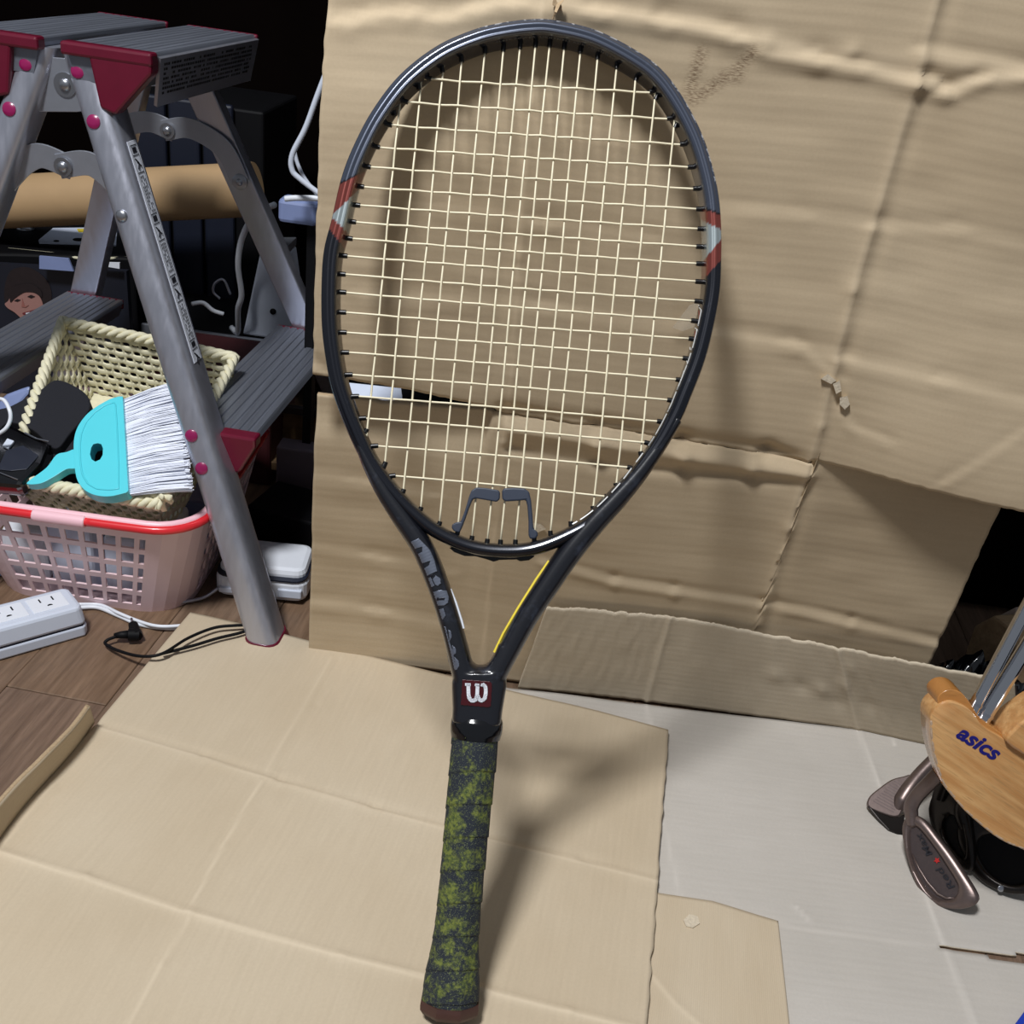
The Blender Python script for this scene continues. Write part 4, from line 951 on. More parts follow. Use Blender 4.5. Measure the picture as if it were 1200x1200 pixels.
# woven cream basket standing in the pink one, tipped towards the viewer
wk = thing('woven_basket', 'cream woven basket set inside the pink plastic basket', 'basket', (-.42, .96, .09))
rimc = [np.array(p) for p in ((-.488, .852, .150), (-.338, .842, .150), (-.322, 1.035, .230), (-.520, 1.058, .236))]
cen = sum(rimc) / 4; nn = np.cross(rimc[1] - rimc[0], rimc[3] - rimc[0]); nn /= np.linalg.norm(nn)
botc = [p * .82 + (cen) * .18 - nn * .085 for p in rimc]
def wpt(k, u, v): a, b_ = rimc[k], rimc[(k + 1) % 4]; c, d = botc[k], botc[(k + 1) % 4]; return (a * (1 - u) + b_ * u) * (1 - v) + (c * (1 - u) + d * u) * v
strands = MB(); st2 = MB()
for k in range(4):
    wn = np.cross(rimc[(k + 1) % 4] - rimc[k], botc[k] - rimc[k]); wn /= np.linalg.norm(wn); nu = 18
    for r in range(9):
        pts = []
        for i in range(nu * 2 + 1):
            pts.append(wpt(k, i / (nu * 2), .07 + r * .11) + wn * .0014 * math.sin(math.pi * i / 2 + math.pi * (r % 2)))
        strands.tube(pts, .0036, 6, flat=.30, cap=False, ref=(botc[k] - rimc[k]))
    for i in range(nu + 1):
        st2.tube([wpt(k, i / nu, .0), wpt(k, i / nu, .5), wpt(k, i / nu, 1)], .0016, 5, flat=.6, cap=False)
o = strands.mk('woven_strands', K['cream'], wk, smooth=True, kind='stuff'); o = st2.mk('stakes', K['cream'], wk, smooth=True, kind='stuff')
MB().prism(botc, [p - nn * .002 for p in botc]).mk('basket_base', K['cream'], wk)
mb = MB(); ring = []
for k in range(4):
    n = 40 if k % 2 else 34
    for i in range(n): ring.append(wpt(k, i / n, -.02))
ring = np.array(ring); m_ = len(ring)
for ph in (0, 1, 2):
    pts = []
    for i in range(m_ * 2):
        p = ring[(i // 2) % m_] * (1 - (i % 2) / 2) + ring[(i // 2 + 1) % m_] * ((i % 2) / 2); a = i * .55 + ph * 2.094
        o_ = p - cen; o_ -= nn * (o_ @ nn); o_ /= np.linalg.norm(o_); pts.append(p + (o_ * math.cos(a) + nn * math.sin(a)) * .0036)
    mb.tube(pts, .0034, 6, closed=True)
mb.mk('plaited_rim', K['cream'], wk, smooth=True)
mb = MB(); r_ = random.Random(9)
for i in range(7):
    p = ring[0] * 0 + wpt(1, .03, -.02); d = np.array([r_.uniform(-1, 1), r_.uniform(-.4, .8), r_.uniform(.1, .6)]); d /= np.linalg.norm(d)
    mb.tube([p - d * .012, p + nn * .006, p + d * .016], .0030, 6, flat=.5)
mb.mk('corner_knot', K['cream'], wk, smooth=True)

# contents of the woven basket
BP = surf(rimc[0], rimc[1], rimc[2])      # its mouth
def slabp(name, pts, h0, h1, mat, lab, cat, bev=.004, parent=None, S=BP, **kw):
    A = [S(x, y, h1) for x, y in pts]; B = [S(x, y, h0) for x, y in pts]
    o = MB().prism(A, B).mk(name, mat, parent, origin=B[0] if parent is None else None, bevel=bev, **kw)
    if cat: tag(o, lab, cat)
    elif lab: o['label'] = lab
    return o
def smoothpoly(pts, n=5): P = spline(np.array(pts, float), n, True); return [tuple(p) for p in P]
slabp('folded_bag', smoothpoly([(66, 480), (86, 470), (108, 478), (128, 486), (150, 480), (195, 540), (180, 572), (140, 574), (90, 566), (60, 550), (58, 520)]), -.026, -.005, K['black_cloth'], 'black cloth bag lying under the brush in the woven basket', 'bag', .006)
slabp('black_pouch', smoothpoly([(48, 462), (66, 450), (86, 455), (104, 468), (106, 485), (84, 512), (66, 530), (40, 508), (10, 500), (-8, 522), (-12, 490), (15, 480)]), -.016, .006, K['black_cloth'], 'black rounded cloth pouch at the back left of the woven basket', 'pouch', .008)
cs = thing('black_device', 'glossy black handheld device lying at the left end of the woven basket', 'device', BP(30, 550, .0))
slabp('body', [(-14, 520), (14, 505), (62, 528), (52, 552), (28, 578), (-14, 574)], -.008, .012, K['black_gloss'], '', '', .005, cs)
slabp('screen', [(12, 538), (32, 532), (50, 544), (36, 560), (18, 562), (2, 560)], .012, .013, K['navy'], '', '', .0005, cs)
slabp('port_cover', [(8, 534), (14, 525), (22, 528), (15, 537)], .012, .0145, K['white_body'], 'small white port cover', '', .0005, cs)
MB().tube([BP(34, 518, .0135), BP(48, 525, .0135), BP(62, 528, .013)], .0010, 6).mk('trim_line', K['steel'], cs)
MB().tube([BP(-5, 560, .013), BP(12, 567, .013), BP(26, 572, .0125)], .0007, 6).mk('trim_line', K['steel'], cs)
# dust brush
p1, p2, p3 = BP(150, 585, .010), ond(150, 470, 1.045), BP(60, 556, .014)
BR = surf(BP(150, 588, .012), BP(50, 560, .012), BP(150, 588, .012) + (ond(150, 470, 1.03) - BP(150, 588, .012)))
br = thing('dust_brush', 'turquoise hand brush with white bristles lying on the woven basket', 'brush', BR(120, 530, 0))
c7 = lambda L: [(60 + x / 6, 420 + y / 6) for x, y in L]
head = spline(np.array([(495, 300), (430, 320), (340, 370), (265, 430), (205, 515), (180, 600), (178, 700), (185, 800), (205, 890), (255, 955), (330, 992), (430, 1000), (545, 975)], float), 6)
head = c7(list(map(tuple, head)) + [(560, 960), (520, 300)])
hole = c7([(300, 660), (315, 635), (345, 628), (370, 635), (382, 665), (380, 710), (362, 742), (330, 757), (303, 740), (292, 705)])
def plate_hole(outer, hole_, S, h0, h1, name, mat, par, bev=.0015):
    b = bmesh.new(); E = []
    for lp in (outer, hole_):
        vs_ = [b.verts.new((x, y, 0)) for x, y in lp]; E += [b.edges.new((vs_[i], vs_[(i + 1) % len(vs_)])) for i in range(len(vs_))]
    bmesh.ops.triangle_fill(b, edges=E, use_beauty=True); b.verts.ensure_lookup_table(); b.verts.index_update()
    V2 = [(q.co.x, q.co.y) for q in b.verts]; F2 = [[q.index for q in fa.verts] for fa in b.faces]; b.free(); n = len(V2)
    v = [S(x, y, h1) for x, y in V2] + [S(x, y, h0) for x, y in V2]; f = F2 + [[i + n for i in q[::-1]] for q in F2]
    off = 0
    for lp in (outer, hole_):
        m_ = len(lp); f += [(off + i, off + (i + 1) % m_, n + off + (i + 1) % m_, n + off + i) for i in range(m_)]; off += m_
    return mk(name, v, f, mat, par, bevel=bev)
plate_hole(head, hole, BR, -.005, .008, 'brush_head', K['cyan'], br)
hi = c7([(458, 345), (400, 362), (330, 410), (265, 480), (232, 560), (222, 640), (225, 760), (240, 850), (280, 915), (345, 950), (430, 955), (492, 948), (492, 800), (480, 500), (468, 348)])
pts = [BR(x, y, .0080) for x, y in resample(np.array(hi), 60, True)]
MB().tube(pts, .0009, 6, closed=True).mk('raised_edge', K['cyan'], br, smooth=True)
slabp('brush_handle', smoothpoly(c7([(190, 665), (120, 680), (50, 700), (-20, 790), (-140, 880), (-150, 905), (-60, 900), (30, 855), (120, 800), (190, 785)]), 4), -.004, .0055, K['cyan'], '', '', .0015, br, BR)
mb = MB(); r_ = random.Random(11)
for i in range(52):
    y0 = 308 + (958 - 308) * i / 51; x0 = 505 + 55 * i / 51
    for j in range(13):
        t = r_.uniform(-1, 1); a = (x0, y0 + r_.uniform(-6, 6)); ex = 900 + 75 * (i / 51) + r_.uniform(-30, 25); ey = 165 + (890 - 165) * i / 51 + r_.uniform(-16, 16) + 20
        (ax, ay), (bx, by) = c7([a, (ex, ey)]); h = r_.uniform(-.004, .004)
        mb.tube([BR(ax, ay, h * .4 + .001), BR((ax + bx) / 2, (ay + by) / 2 - .3, h + .002), BR(bx, by, h * 1.2)], .00055, 4, cap=False)
mb.mk('bristles', K['bristle'], br, kind='stuff')
P = [BP(204 + 10 * math.cos(a), 443 + 9 * math.sin(a), .012) for a in np.linspace(0, 2 * math.pi, 25)[:-1]]
o = MB().tube(P, .0010, 8, closed=True).mk('metal_ring', K['steel'], None, smooth=True, origin=P[0]); tag(o, 'shiny metal ring above the white bristles by the ladder leg', 'ring')

# ------------------------------------------------------------------ power strip and cables
PSs = surf(onz(0, 740, .034), onz(100, 710, .034), onz(80, 685, .034))
ps = thing('power_strip', 'white power strip with three-prong sockets on the wooden floor', 'power strip', onz(60, 725))
e0 = onz(102, 712, .034); e1 = onz(80, 684, .034); dirx = (onz(0, 741, .034) - onz(99, 714, .034)); dirx /= np.linalg.norm(dirx); diry = e1 - e0; wd = np.linalg.norm(diry[:2]); diry /= np.linalg.norm(diry)
def psp(u, v, z): p = e0 + dirx * u + diry * v; return np.array([p[0], p[1], z])
wd = .048
out = [(.0, .006), (.004, .0), (.26, .0), (.26, wd), (.004, wd), (.0, wd - .006)]
A = [psp(u, v, .034) for u, v in out]; Bq = [psp(u - .0, v, .0142) for u, v in out]
MB().prism([psp(u + (.003 if u < .1 else 0), .003 + v * (wd - .006) / wd, .0345) for u, v in out], Bq).mk('upper_shell', K['white_body'], ps, bevel=.0035)
MB().prism([psp(u, v, .0130) for u, v in out], [psp(u, v, .0005) for u, v in out]).mk('lower_shell', K['white_body'], ps, bevel=.002)
MB().prism([psp(u + .0012, .0012 + v * (wd - .0024) / wd, .0145) for u, v in out], [psp(u + .0012, .0012 + v * (wd - .0024) / wd, .0125) for u, v in out]).mk('seam', K['navy'], ps)
for k in range(3):
    u0 = .012 + k * .038; so = [(u0, .012), (u0 + .034, .012), (u0 + .034, wd - .010), (u0, wd - .010)]
    so_ = MB().prism([psp(u, v, .0352) for u, v in so], [psp(u, v, .034) for u, v in so]).mk('socket', K['white'], ps, bevel=.0008)
    for (u, v, a, b_) in ((u0 + .010, .030, .0014, .007), (u0 + .022, .030, .0014, .0065)):
        q = [(u, v - b_ / 2), (u + a, v - b_ / 2), (u + a, v + b_ / 2), (u, v + b_ / 2)]; MB().prism([psp(x, y, .0354) for x, y in q], [psp(x, y, .0348) for x, y in q]).mk('slot', K['black'], so_)
    q = [(u0 + .0165 + .0026 * math.cos(a), .0185 + .0024 * math.sin(a)) for a in np.linspace(0, math.pi, 8)]
    MB().prism([psp(x, y, .0354) for x, y in q], [psp(x, y, .0348) for x, y in q]).mk('slot', K['black'], so_)
def cable(name, pts, r, mat, lab, cat='cable'):
    P = spline(np.array(pts, float), 8); o = MB().tube(P, r, 8).mk(name, mat, None, smooth=True, origin=P[0]); tag(o, lab, cat); return o
cable('white_cable', [onz(92, 712, .004), onz(115, 712, .0032), onz(140, 722, .0030), onz(165, 732, .003), onz(200, 736, .003), onz(232, 733, .003)], .0022, K['white'], 'white cable running from the power strip past the pink basket')
cable('white_cable', [onz(92, 708, .005), onz(118, 709, .0032), onz(138, 718, .0072), onz(160, 727, .0062), onz(180, 733, .0072), onz(200, 734, .0072), onz(232, 731, .0066)], .0018, K['white'], 'thinner white cable crossing beside the power strip')
pg = thing('audio_cable', 'thin black cable with angled plug looping over the brown cardboard corner', 'cable', onz(150, 748))
P = spline(np.array([onz(136, 746, .009), onz(126, 750, .008), onz(124, 755, .006), onz(140, 763, .010), onz(165, 769, .016), onz(190, 766, .020), onz(220, 748, .019), onz(250, 736, .0185), onz(275, 733, .0185), onz(293, 733, .0175), onz(296, 736, .0165), onz(280, 742, .0165), onz(255, 748, .0165), onz(225, 757, .0165), onz(190, 766, .0165)]), 8)
MB().tube(P, .0016, 8).mk('cord', K['black'], pg, smooth=True)
MB().tube([onz(134, 745, .009), onz(142, 744, .010), onz(154, 743, .010)], [.0026, .0038, .0042], 10).mk('strain_relief', K['black'], pg, smooth=True)
MB().tube([onz(150, 744, .010), onz(163, 744, .009)], .0062, 10).tube([onz(160, 746, .009), onz(156, 732, .010)], [.0062, .0048], 10).mk('plug_body', K['black'], pg, smooth=True, auto=50)
MB().tube([onz(156, 733, .010), onz(154, 725, .010)], .0014, 8).mk('plug_tip', K['steel'], pg, smooth=True)
P = onz(8, 655)
mb = MB(); r_ = random.Random(4); pts = [onz(0, 640, .002), onz(14, 655, .002), onz(18, 668, .002), onz(6, 674, .002), onz(-14, 680, .002), onz(-16, 650, .002)]
top_ = [p * .7 + sum(pts) / 6 * .3 + np.array([0, 0, r_.uniform(.006, .018)]) for p in pts]
o = MB().prism(top_, pts).mk('plastic_wrapper', K['pale_blue'], None, origin=P, bevel=.002); tag(o, 'crumpled pale plastic wrapper on the floor left of the pink basket', 'wrapper')
cable('white_loop_cable', [ond(-12, 470, .99), ond(3, 468, .985), ond(11, 480, .98), ond(12, 492, .98), ond(6, 503, .98), ond(-8, 512, .985)], .0019, K['white'], 'white cable loop at the left edge above the black device')
o = MB().prism([ond(x, y, 1.06) for x, y in ((-10, 478), (8, 462), (24, 456), (36, 452), (34, 462), (20, 478), (8, 490), (-10, 500))], [ond(x, y, 1.075) for x, y in ((-10, 478), (8, 462), (24, 456), (36, 452), (34, 462), (20, 478), (8, 490), (-10, 500))]).mk('plastic_bag', K['pale_blue'], None, origin=ond(10, 480, 1.07), bevel=.003); tag(o, 'pale translucent plastic bag beside the left rim of the woven basket', 'bag')

# white handset-like device behind the ladder foot
wd_ = thing('white_device', 'white rounded plastic device on the floor behind the ladder foot', 'device', (-.262, .955, 0))
def rbox(cx, cy, z0, z1, hx, hy, r, rot, name, mat, par, bev=.006, **kw):
    c, s = math.cos(rot), math.sin(rot); P = [(cx + p * c - q * s, cy + p * s + q * c) for p, q in rrect(hx, hy, r)]
    return MB().prism([(x, y, z1) for x, y in P], [(x, y, z0) for x, y in P]).mk(name, mat, par, bevel=bev, **kw)
rbox(-.262, .953, .014, .040, .047, .030, .012, .07, 'top_shell', K['white'], wd_)
rbox(-.262, .950, .003, .030, .050, .034, .014, .07, 'lower_shell', K['white'], wd_)
rbox(-.262, .949, .029, .031, .049, .0335, .014, .07, 'seam', K['navy'], wd_, .0002)
rbox(-.292, .914, .010, .016, .012, .0035, .002, .07, 'switch', K['white_body'], wd_, .001); rbox(-.228, .919, .010, .020, .013, .003, .002, .07, 'port', K['white_body'], wd_, .001)
cable('grey_lead', [(-.305, .915, .012), (-.318, .905, .004), (-.335, .893, .0035), (-.350, .884, .0035)], .0020, K['aluminium'], 'short grey lead coming out of the white device')

# ------------------------------------------------------------------ dark corner behind the ladder
tb = MB().tube([ony(-60, 240, 1.42), ony(300, 222, 1.42)], .036, 40).mk('cardboard_tube', K['tube_paper'], None, smooth=True, auto=50, origin=ony(130, 232, 1.42)); tag(tb, 'long brown cardboard tube lying level behind the stepladder', 'tube')
# black cabinet the tube rests on, drawn panels of a navy drawer unit
ctop = ony(130, 232, 1.42)[2] - .0372
nav = thing('drawer_unit', 'dark navy plastic drawer unit behind the cardboard tube', 'drawers', (-.52, 1.64, 0))
MB().box((-.56, 1.67, .20), (.24, .20, .40)).mk('carcass', K['black'], nav, bevel=.004)
for k in range(4):
    x = -.655 + k * .050; MB().box((x, 1.562, .205), (.045, .012, .40)).mk('upright_panel', K['navy'], nav, bevel=.004)
lb = thing('black_case', 'black case with printed cover under the left end of the cardboard tube', 'case', (-.78, 1.46, 0))
zt_ = .196
fr = [onz(20, 297, zt_), onz(158, 302, zt_), onz(152, 262, zt_), onz(-40, 262, zt_), onz(-60, 296, zt_)]
MB().prism([np.array([p[0], p[1], zt_]) for p in fr], [np.array([p[0], p[1], 0.0]) for p in fr]).mk('case_body', K['black'], lb, bevel=.004)
q = [onz(62, 267, zt_ + .002), onz(132, 266, zt_ + .002), onz(137, 270, zt_ + .002), onz(136, 287, zt_ + .002), onz(46, 284, zt_ + .002), onz(45, 281, zt_ + .002)]
cv = MB().prism(q, [p - np.array([0, 0, .0025]) for p in q]).mk('printed_card', K['paper'], lb, bevel=.0005, label='pale blue printed card')
for px_, py_, r_ in ((66, 282.5, .004), (92, 281, .008), (116, 284.5, .004)):
    p = onz(px_, py_, zt_ + .0022); MB().disc(p, (0, 0, 1), r_, .0006, 16).mk('dark_spot', K['black'], cv)
q = [onz(90, 268, zt_ + .0024), onz(106, 268, zt_ + .0024), onz(105, 272, zt_ + .0024), onz(92, 272, zt_ + .0024)]
MB().prism(q, [p - np.array([0, 0, .0003]) for p in q]).mk('yellow_mark', K['yellow'], cv)
p = onz(30, 268, zt_ + .0005); MB().disc(p, (0, 0, 1), .013, .003, 20, .004).mk('metal_stud', K['rivet'], lb, smooth=True, auto=50)
MB().tube([onz(10, 292, zt_ - .002), onz(60, 297, zt_ - .002), onz(100, 304, zt_ - .004), onz(150, 302, zt_ - .002)], .0022, 6).mk('edge_trim', K['cream'], lb, smooth=True, label='frayed pale edge trim')
# magazine with a printed child's portrait leaning on the case
M0 = onz(0, 430, .02); yf = 1.30
mg = thing('picture_box', 'dark printed box with a smiling child in a red collar on its front', 'box', ony(40, 400, yf))
yf = min(float(p[1]) for p in fr) - .012
def MG(x, y, h=0): return ony(x, y, yf - h)
q = [MG(-60, 306), MG(148, 318), MG(140, 420), MG(-60, 430)]; q = [np.array([a_, b_, max(c_, 0.0)]) for a_, b_, c_ in q]; zlo = 0.0
q = [q[0], q[1], np.array([q[1][0], yf, 0]), np.array([q[0][0], yf, 0])]
MB().prism(q, [p + np.array([0, .010, 0]) for p in q]).mk('box_front', simple('dark_print', srgb(22, 26, 38), .5, 0, .4, 12), mg)
def flat(name, pts, h, mat, par, **kw): P = [MG(x, y, h) for x, y in pts]; return MB().prism(P, [p + np.array([0, .0006, 0]) for p in P]).mk(name, mat, par, **kw)
c8 = lambda L: [(x / 5, 180 + y / 5) for x, y in L]
por = flat('portrait_hair', smoothpoly(c8([(60, 690), (150, 665), (230, 700), (290, 770), (300, 860), (250, 920), (120, 940), (40, 900), (25, 800)])), .001, K['hair'], mg, label='dark hair of the printed child')
flat('portrait_face', smoothpoly(c8([(85, 790), (130, 785), (180, 790), (225, 830), (250, 880), (252, 930), (225, 970), (185, 990), (130, 968), (85, 930), (45, 905), (28, 880), (50, 860)])), .0018, K['skin'], por)
flat('portrait_fringe', smoothpoly(c8([(60, 800), (110, 770), (180, 765), (235, 800), (245, 840), (200, 815), (150, 812), (120, 825), (85, 850), (60, 870)])), .0026, K['hair'], por)
for e in ([(82, 862), (100, 852), (120, 858), (102, 868)], [(160, 838), (180, 828), (205, 838), (182, 848)]): flat('portrait_eye', c8(e), .0026, K['hair'], por)
flat('portrait_nose', c8([(130, 850), (145, 895), (168, 888), (150, 902), (126, 898)]), .0026, simple('skin_shade', srgb(150, 96, 88), .5), por)
flat('portrait_mouth', smoothpoly(c8([(130, 935), (165, 925), (205, 912), (222, 908), (208, 935), (180, 950), (150, 948)]), 3), .0026, simple('lip', srgb(110, 44, 48), .5), por)
flat('portrait_teeth', c8([(148, 935), (180, 928), (205, 920), (200, 930), (178, 940), (156, 942)]), .0032, K['white'], por)
flat('portrait_collar', smoothpoly(c8([(95, 985), (130, 975), (165, 990), (140, 1030), (90, 1050), (60, 1070), (70, 1010)])), .0026, K['red'], por)
q = [ony(46, 300, yf - .02), ony(80, 303, yf - .02), ony(86, 318, yf - .02), ony(46, 315, yf - .02)]
o = MB().prism(q, [p + np.array([0, .003, 0]) for p in q]).mk('card_tab', K['pale_blue'], mg, label='pale card tab sticking out')
q = [ony(102, 307, yf - .015), ony(140, 308, yf - .015), ony(140, 315, yf - .015), ony(115, 311, yf - .015)]
MB().prism(q, [p + np.array([0, .003, 0]) for p in q]).mk('card_tab', K['white'], mg)
# low shelf with steel edge, white bracket, cables
sh = thing('low_shelf', 'low dark shelf with a steel edge behind the ladder', 'shelf', (-.36, 1.45, 0))
MB().box((-.37, 1.50, .108), (.40, .20, .014)).mk('shelf_board', K['black'], sh, bevel=.002)
MB().box((-.37, 1.397, .105), (.40, .006, .022)).mk('steel_edge', K['bracket_metal'], sh, bevel=.001)
for x in (-.55, -.20): MB().box((x, 1.50, .05), (.014, .18, .10)).mk('side_panel', K['black'], sh)
yb = 1.405
q = [ony(304, 298, yb), ony(337, 298, yb), ony(352, 391, yb), ony(284, 373, yb)]; q[3][2] = .116; q[2][2] = .116
wb_ = thing('white_bracket', 'white metal bracket with two black screws on the low shelf', 'bracket', (q[2] + q[3]) / 2)
MB().prism(q, [p + np.array([0, .05, 0]) for p in q]).mk('bracket_plate', K['white_body'], wb_, bevel=.003)
MB().prism([q[0] + np.array([0, .002, .012]), q[1] + np.array([0, .002, .012]), q[1] + np.array([0, .002, .0]), q[0] + np.array([0, .002, 0])], [q[0] + np.array([0, .05, .012]), q[1] + np.array([0, .05, .012]), q[1] + np.array([0, .05, .0]), q[0] + np.array([0, .05, 0])]).mk('bracket_lip', K['bracket_metal'], wb_, bevel=.001)
for x, y in ((319, 308), (320, 365)): MB().disc(ony(x, y, yb - .0005), (0, -1, .2), .0045, .001, 14, .0015).mk('screw', K['black'], wb_, smooth=True, auto=50)
cable('white_cable', [ony(322, 240, 1.30), ony(300, 250, 1.32), ony(284, 278, 1.34), ony(279, 310, 1.35), ony(283, 345, 1.36), ony(279, 362, 1.37), (-.43, 1.40, .121), (-.445, 1.42, .119)], .0040, K['white'], 'thick white cable curving down beside the white bracket')
cable('white_cable', [ony(225, 356, 1.33), ony(238, 355, 1.34), ony(250, 364, 1.345), ony(262, 368, 1.35)], .0030, K['white'], 'short white cable crossing just right of the ladder sticker')
cable('grey_cable', [ony(270, 345, 1.42), ony(262, 328, 1.42), ony(252, 332, 1.42), ony(250, 342, 1.42), ony(258, 350, 1.42)], .0020, K['aluminium'], 'thin grey cable coil on the low shelf')
cable('white_cable', [ony(392, 60, 1.10), ony(372, 112, 1.10), ony(358, 150, 1.10), ony(343, 180, 1.10), ony(342, 198, 1.10), ony(352, 210, 1.10), ony(392, 240, 1.10)], .0030, K['white_body'], 'white cable loop hanging behind the left edge of the standing cardboard')
cable('white_cable', [ony(345, 178, 1.12), ony(350, 195, 1.12), ony(362, 216, 1.12), ony(392, 250, 1.12)], .0022, K['white_body'], 'thin white cable inside the hanging loop behind the cardboard edge')
cable('white_cable', [ony(334, 233, 1.12), ony(350, 232, 1.12), ony(392, 233, 1.12)], .0032, K['white'], 'straight white cable above the pale blue container')
o = rbox(ony(352, 250, 1.16)[0], 1.16, ony(352, 265, 1.14)[2], ony(352, 238, 1.14)[2], .022, .016, .006, 0, 'plastic_container', K['pale_blue'], None, .004, origin=(ony(352, 250, 1.16)[0], 1.16, 0)); tag(o, 'pale blue plastic container peeking past the left cardboard edge', 'container')
zc = ony(352, 265, 1.14)[2]
po = MB().box((ony(352, 250, 1.16)[0] + .014, 1.165, zc / 2), (.010, .02, zc)).mk('dark_post', K['black'], None, origin=(ony(352, 250, 1.16)[0] + .012, 1.165, 0)); tag(po, 'dark blue post under the pale blue container', 'post')
# things on the floor seen under the right-hand step
q = [onz(250, 508, .05), onz(420, 520, .05), onz(420, 545, .05), onz(250, 532, .05)]
wbd = thing('wooden_rack', 'worn wooden rack board behind the ladder leg at floor level', 'rack', (-.28, 1.20, 0))
MB().box((-.27, 1.245, .062), (.26, .016, .050)).mk('board', K['shelf_wood'], wbd, bevel=.001); MB().box((-.27, 1.205, .028), (.26, .05, .012)).mk('board', K['shelf_wood'], wbd, bevel=.001)
for x in (-.395, -.145): MB().box((x, 1.22, .011), (.012, .07, .022)).mk('foot', K['shelf_wood'], wbd)
MB().box((-.27, 1.233, .088), (.26, .010, .010)).mk('metal_strip', K['copper_dark'], wbd, bevel=.001)
o = MB().box((-.262, 1.070, .022), (.085, .075, .044), np.array([[.97, .24, 0], [-.24, .97, 0], [0, 0, 1]])).mk('black_box', K['black'], None, origin=(-.27, 1.075, 0), bevel=.003); tag(o, 'small matt black box on the floor behind the white device', 'box')
o = MB().box((-.262, 1.150, .040), (.08, .03, .08)).mk('grey_box', simple('mauve', srgb(120, 108, 118), .5), None, origin=(-.262, 1.15, 0), bevel=.003); tag(o, 'dull mauve box behind the small black box', 'box')
o = MB().box((-.40, 1.24, .075), (.16, .13, .15)).mk('red_box', K['dark_red'], None, origin=(-.40, 1.24, 0), bevel=.004); tag(o, 'dark red box behind the woven basket', 'box')
# ------------------------------------------------------------------ golf clubs on the right
def xf(L, ox, oy, k): return [(ox + x / k, oy + y / k) for x, y in L]
g4 = lambda L: xf(L, 1010, 880, 5.716)
def iron(name_lab, S, outline, cavity, neck, nr, mat, cmat, th=.007, group=None, letter=False, shaft_to=None):
    t = thing('golf_iron', name_lab, 'golf club', S(*outline[0], -.004))
    o1 = smoothpoly(outline, 3) if len(outline) < 30 else outline
    # body: rim ring raised around a recessed cavity
    n = 60; O = resample(np.array(o1), n, True)
    if cavity:
        Cv = resample(np.array(smoothpoly(cavity, 3)), n, True)
        # align starts
        k0 = int(np.hypot(*(Cv - O[0]).T).argmin()); Cv = np.roll(Cv, -k0, 0)
        if np.hypot(*(Cv[5] - O[5]).T) > np.hypot(*(Cv[-5] - O[5]).T): Cv = np.roll(Cv[::-1], 1, 0)
        ce = Cv.mean(0); rings = [(O, -th, .97), (O, -th * .2, 1.0), (O * .88 + Cv * .12, .0004, 1), (O * .3 + Cv * .7, .0012, 1), (Cv, .0004, 1), (Cv * .93 + ce * .07, -.0028, 1), (Cv * .5 + ce * .5, -.0030, 1)]
        oc = O.mean(0); v = []
        for R_, h, sc_ in rings: v += [S(*(oc + (p - oc) * sc_), h) for p in R_]
        m_ = len(rings); f = [(r * n + j, r * n + (j + 1) % n, (r + 1) * n + (j + 1) % n, (r + 1) * n + j) for r in range(m_ - 1) for j in range(n)]
        fr_ = [q for q in f if q[0] < 5 * n]; fc = [q for q in f if q[0] >= 5 * n]
        mk('club_head', v, fr_ + [tuple(range(n))], mat, t, smooth=True, auto=60, fix=False)
        o = mk('cavity', [v[i] for i in range(5 * n, 7 * n)], [tuple(i - 5 * n for i in q) for q in fc] + [tuple(range(n, 2 * n))], cmat, t, smooth=True, auto=60, fix=False, label='recessed matt back of the club head')
    else:
        MB().prism([S(x, y, 0) for x, y in o1], [S(x, y, -th) for x, y in o1]).mk('club_head', mat, t, smooth=True, auto=40, bevel=.0012)
    P = spline(np.array(neck, float), 8); m_ = len(P); rr = np.interp(np.linspace(0, 1, m_), np.linspace(0, 1, len(nr)), nr)
    MB().tube(P, list(rr), 16).mk('hosel', mat, t, smooth=True, auto=60)
    return t
# front iron, cavity back towards the viewer
S1 = surf(onz(1066, 1016, .011), onz(1123, 1066, .011), onz(1115, 1002, .040))
out1 = g4([(268, 500), (275, 600), (320, 780), (380, 930), (450, 1010), (540, 1050), (650, 1060), (740, 1040), (775, 1005), (760, 950), (700, 850), (600, 700), (500, 570), (430, 480), (370, 432), (300, 436)])
cav1 = g4([(308, 520), (345, 490), (400, 530), (500, 660), (570, 765), (640, 880), (650, 940), (620, 1000), (520, 1008), (430, 940), (350, 800), (312, 660)])
nk = [S1(*p, h) for p, h in zip(g4([(330, 500), (325, 430), (328, 370), (375, 295), (470, 205), (560, 120)]), (-.002, -.002, -.001, .0, .002, .004))]
nk.append(nk[-1] + (nk[-1] - nk[-2]) * 1.2)
i1 = iron('bronze-grey golf iron with a lettered recessed back, nearest and lowest of the club heads', S1, out1, cav1, nk, [.0045, .0058, .0062, .0060, .0062, .0064, .0064], K['copper_iron'], K['copper_dark'])
# curved lower ledge inside the cavity
MB().tube([S1(*p, -.0022) for p in g4([(330, 690), (375, 790), (430, 880), (500, 960), (560, 990), (610, 985)])], [.0006, .0010, .0013, .0014, .0012, .0006], 8, flat=.7).mk('cavity_ledge', K['copper_iron'], i1, smooth=True)
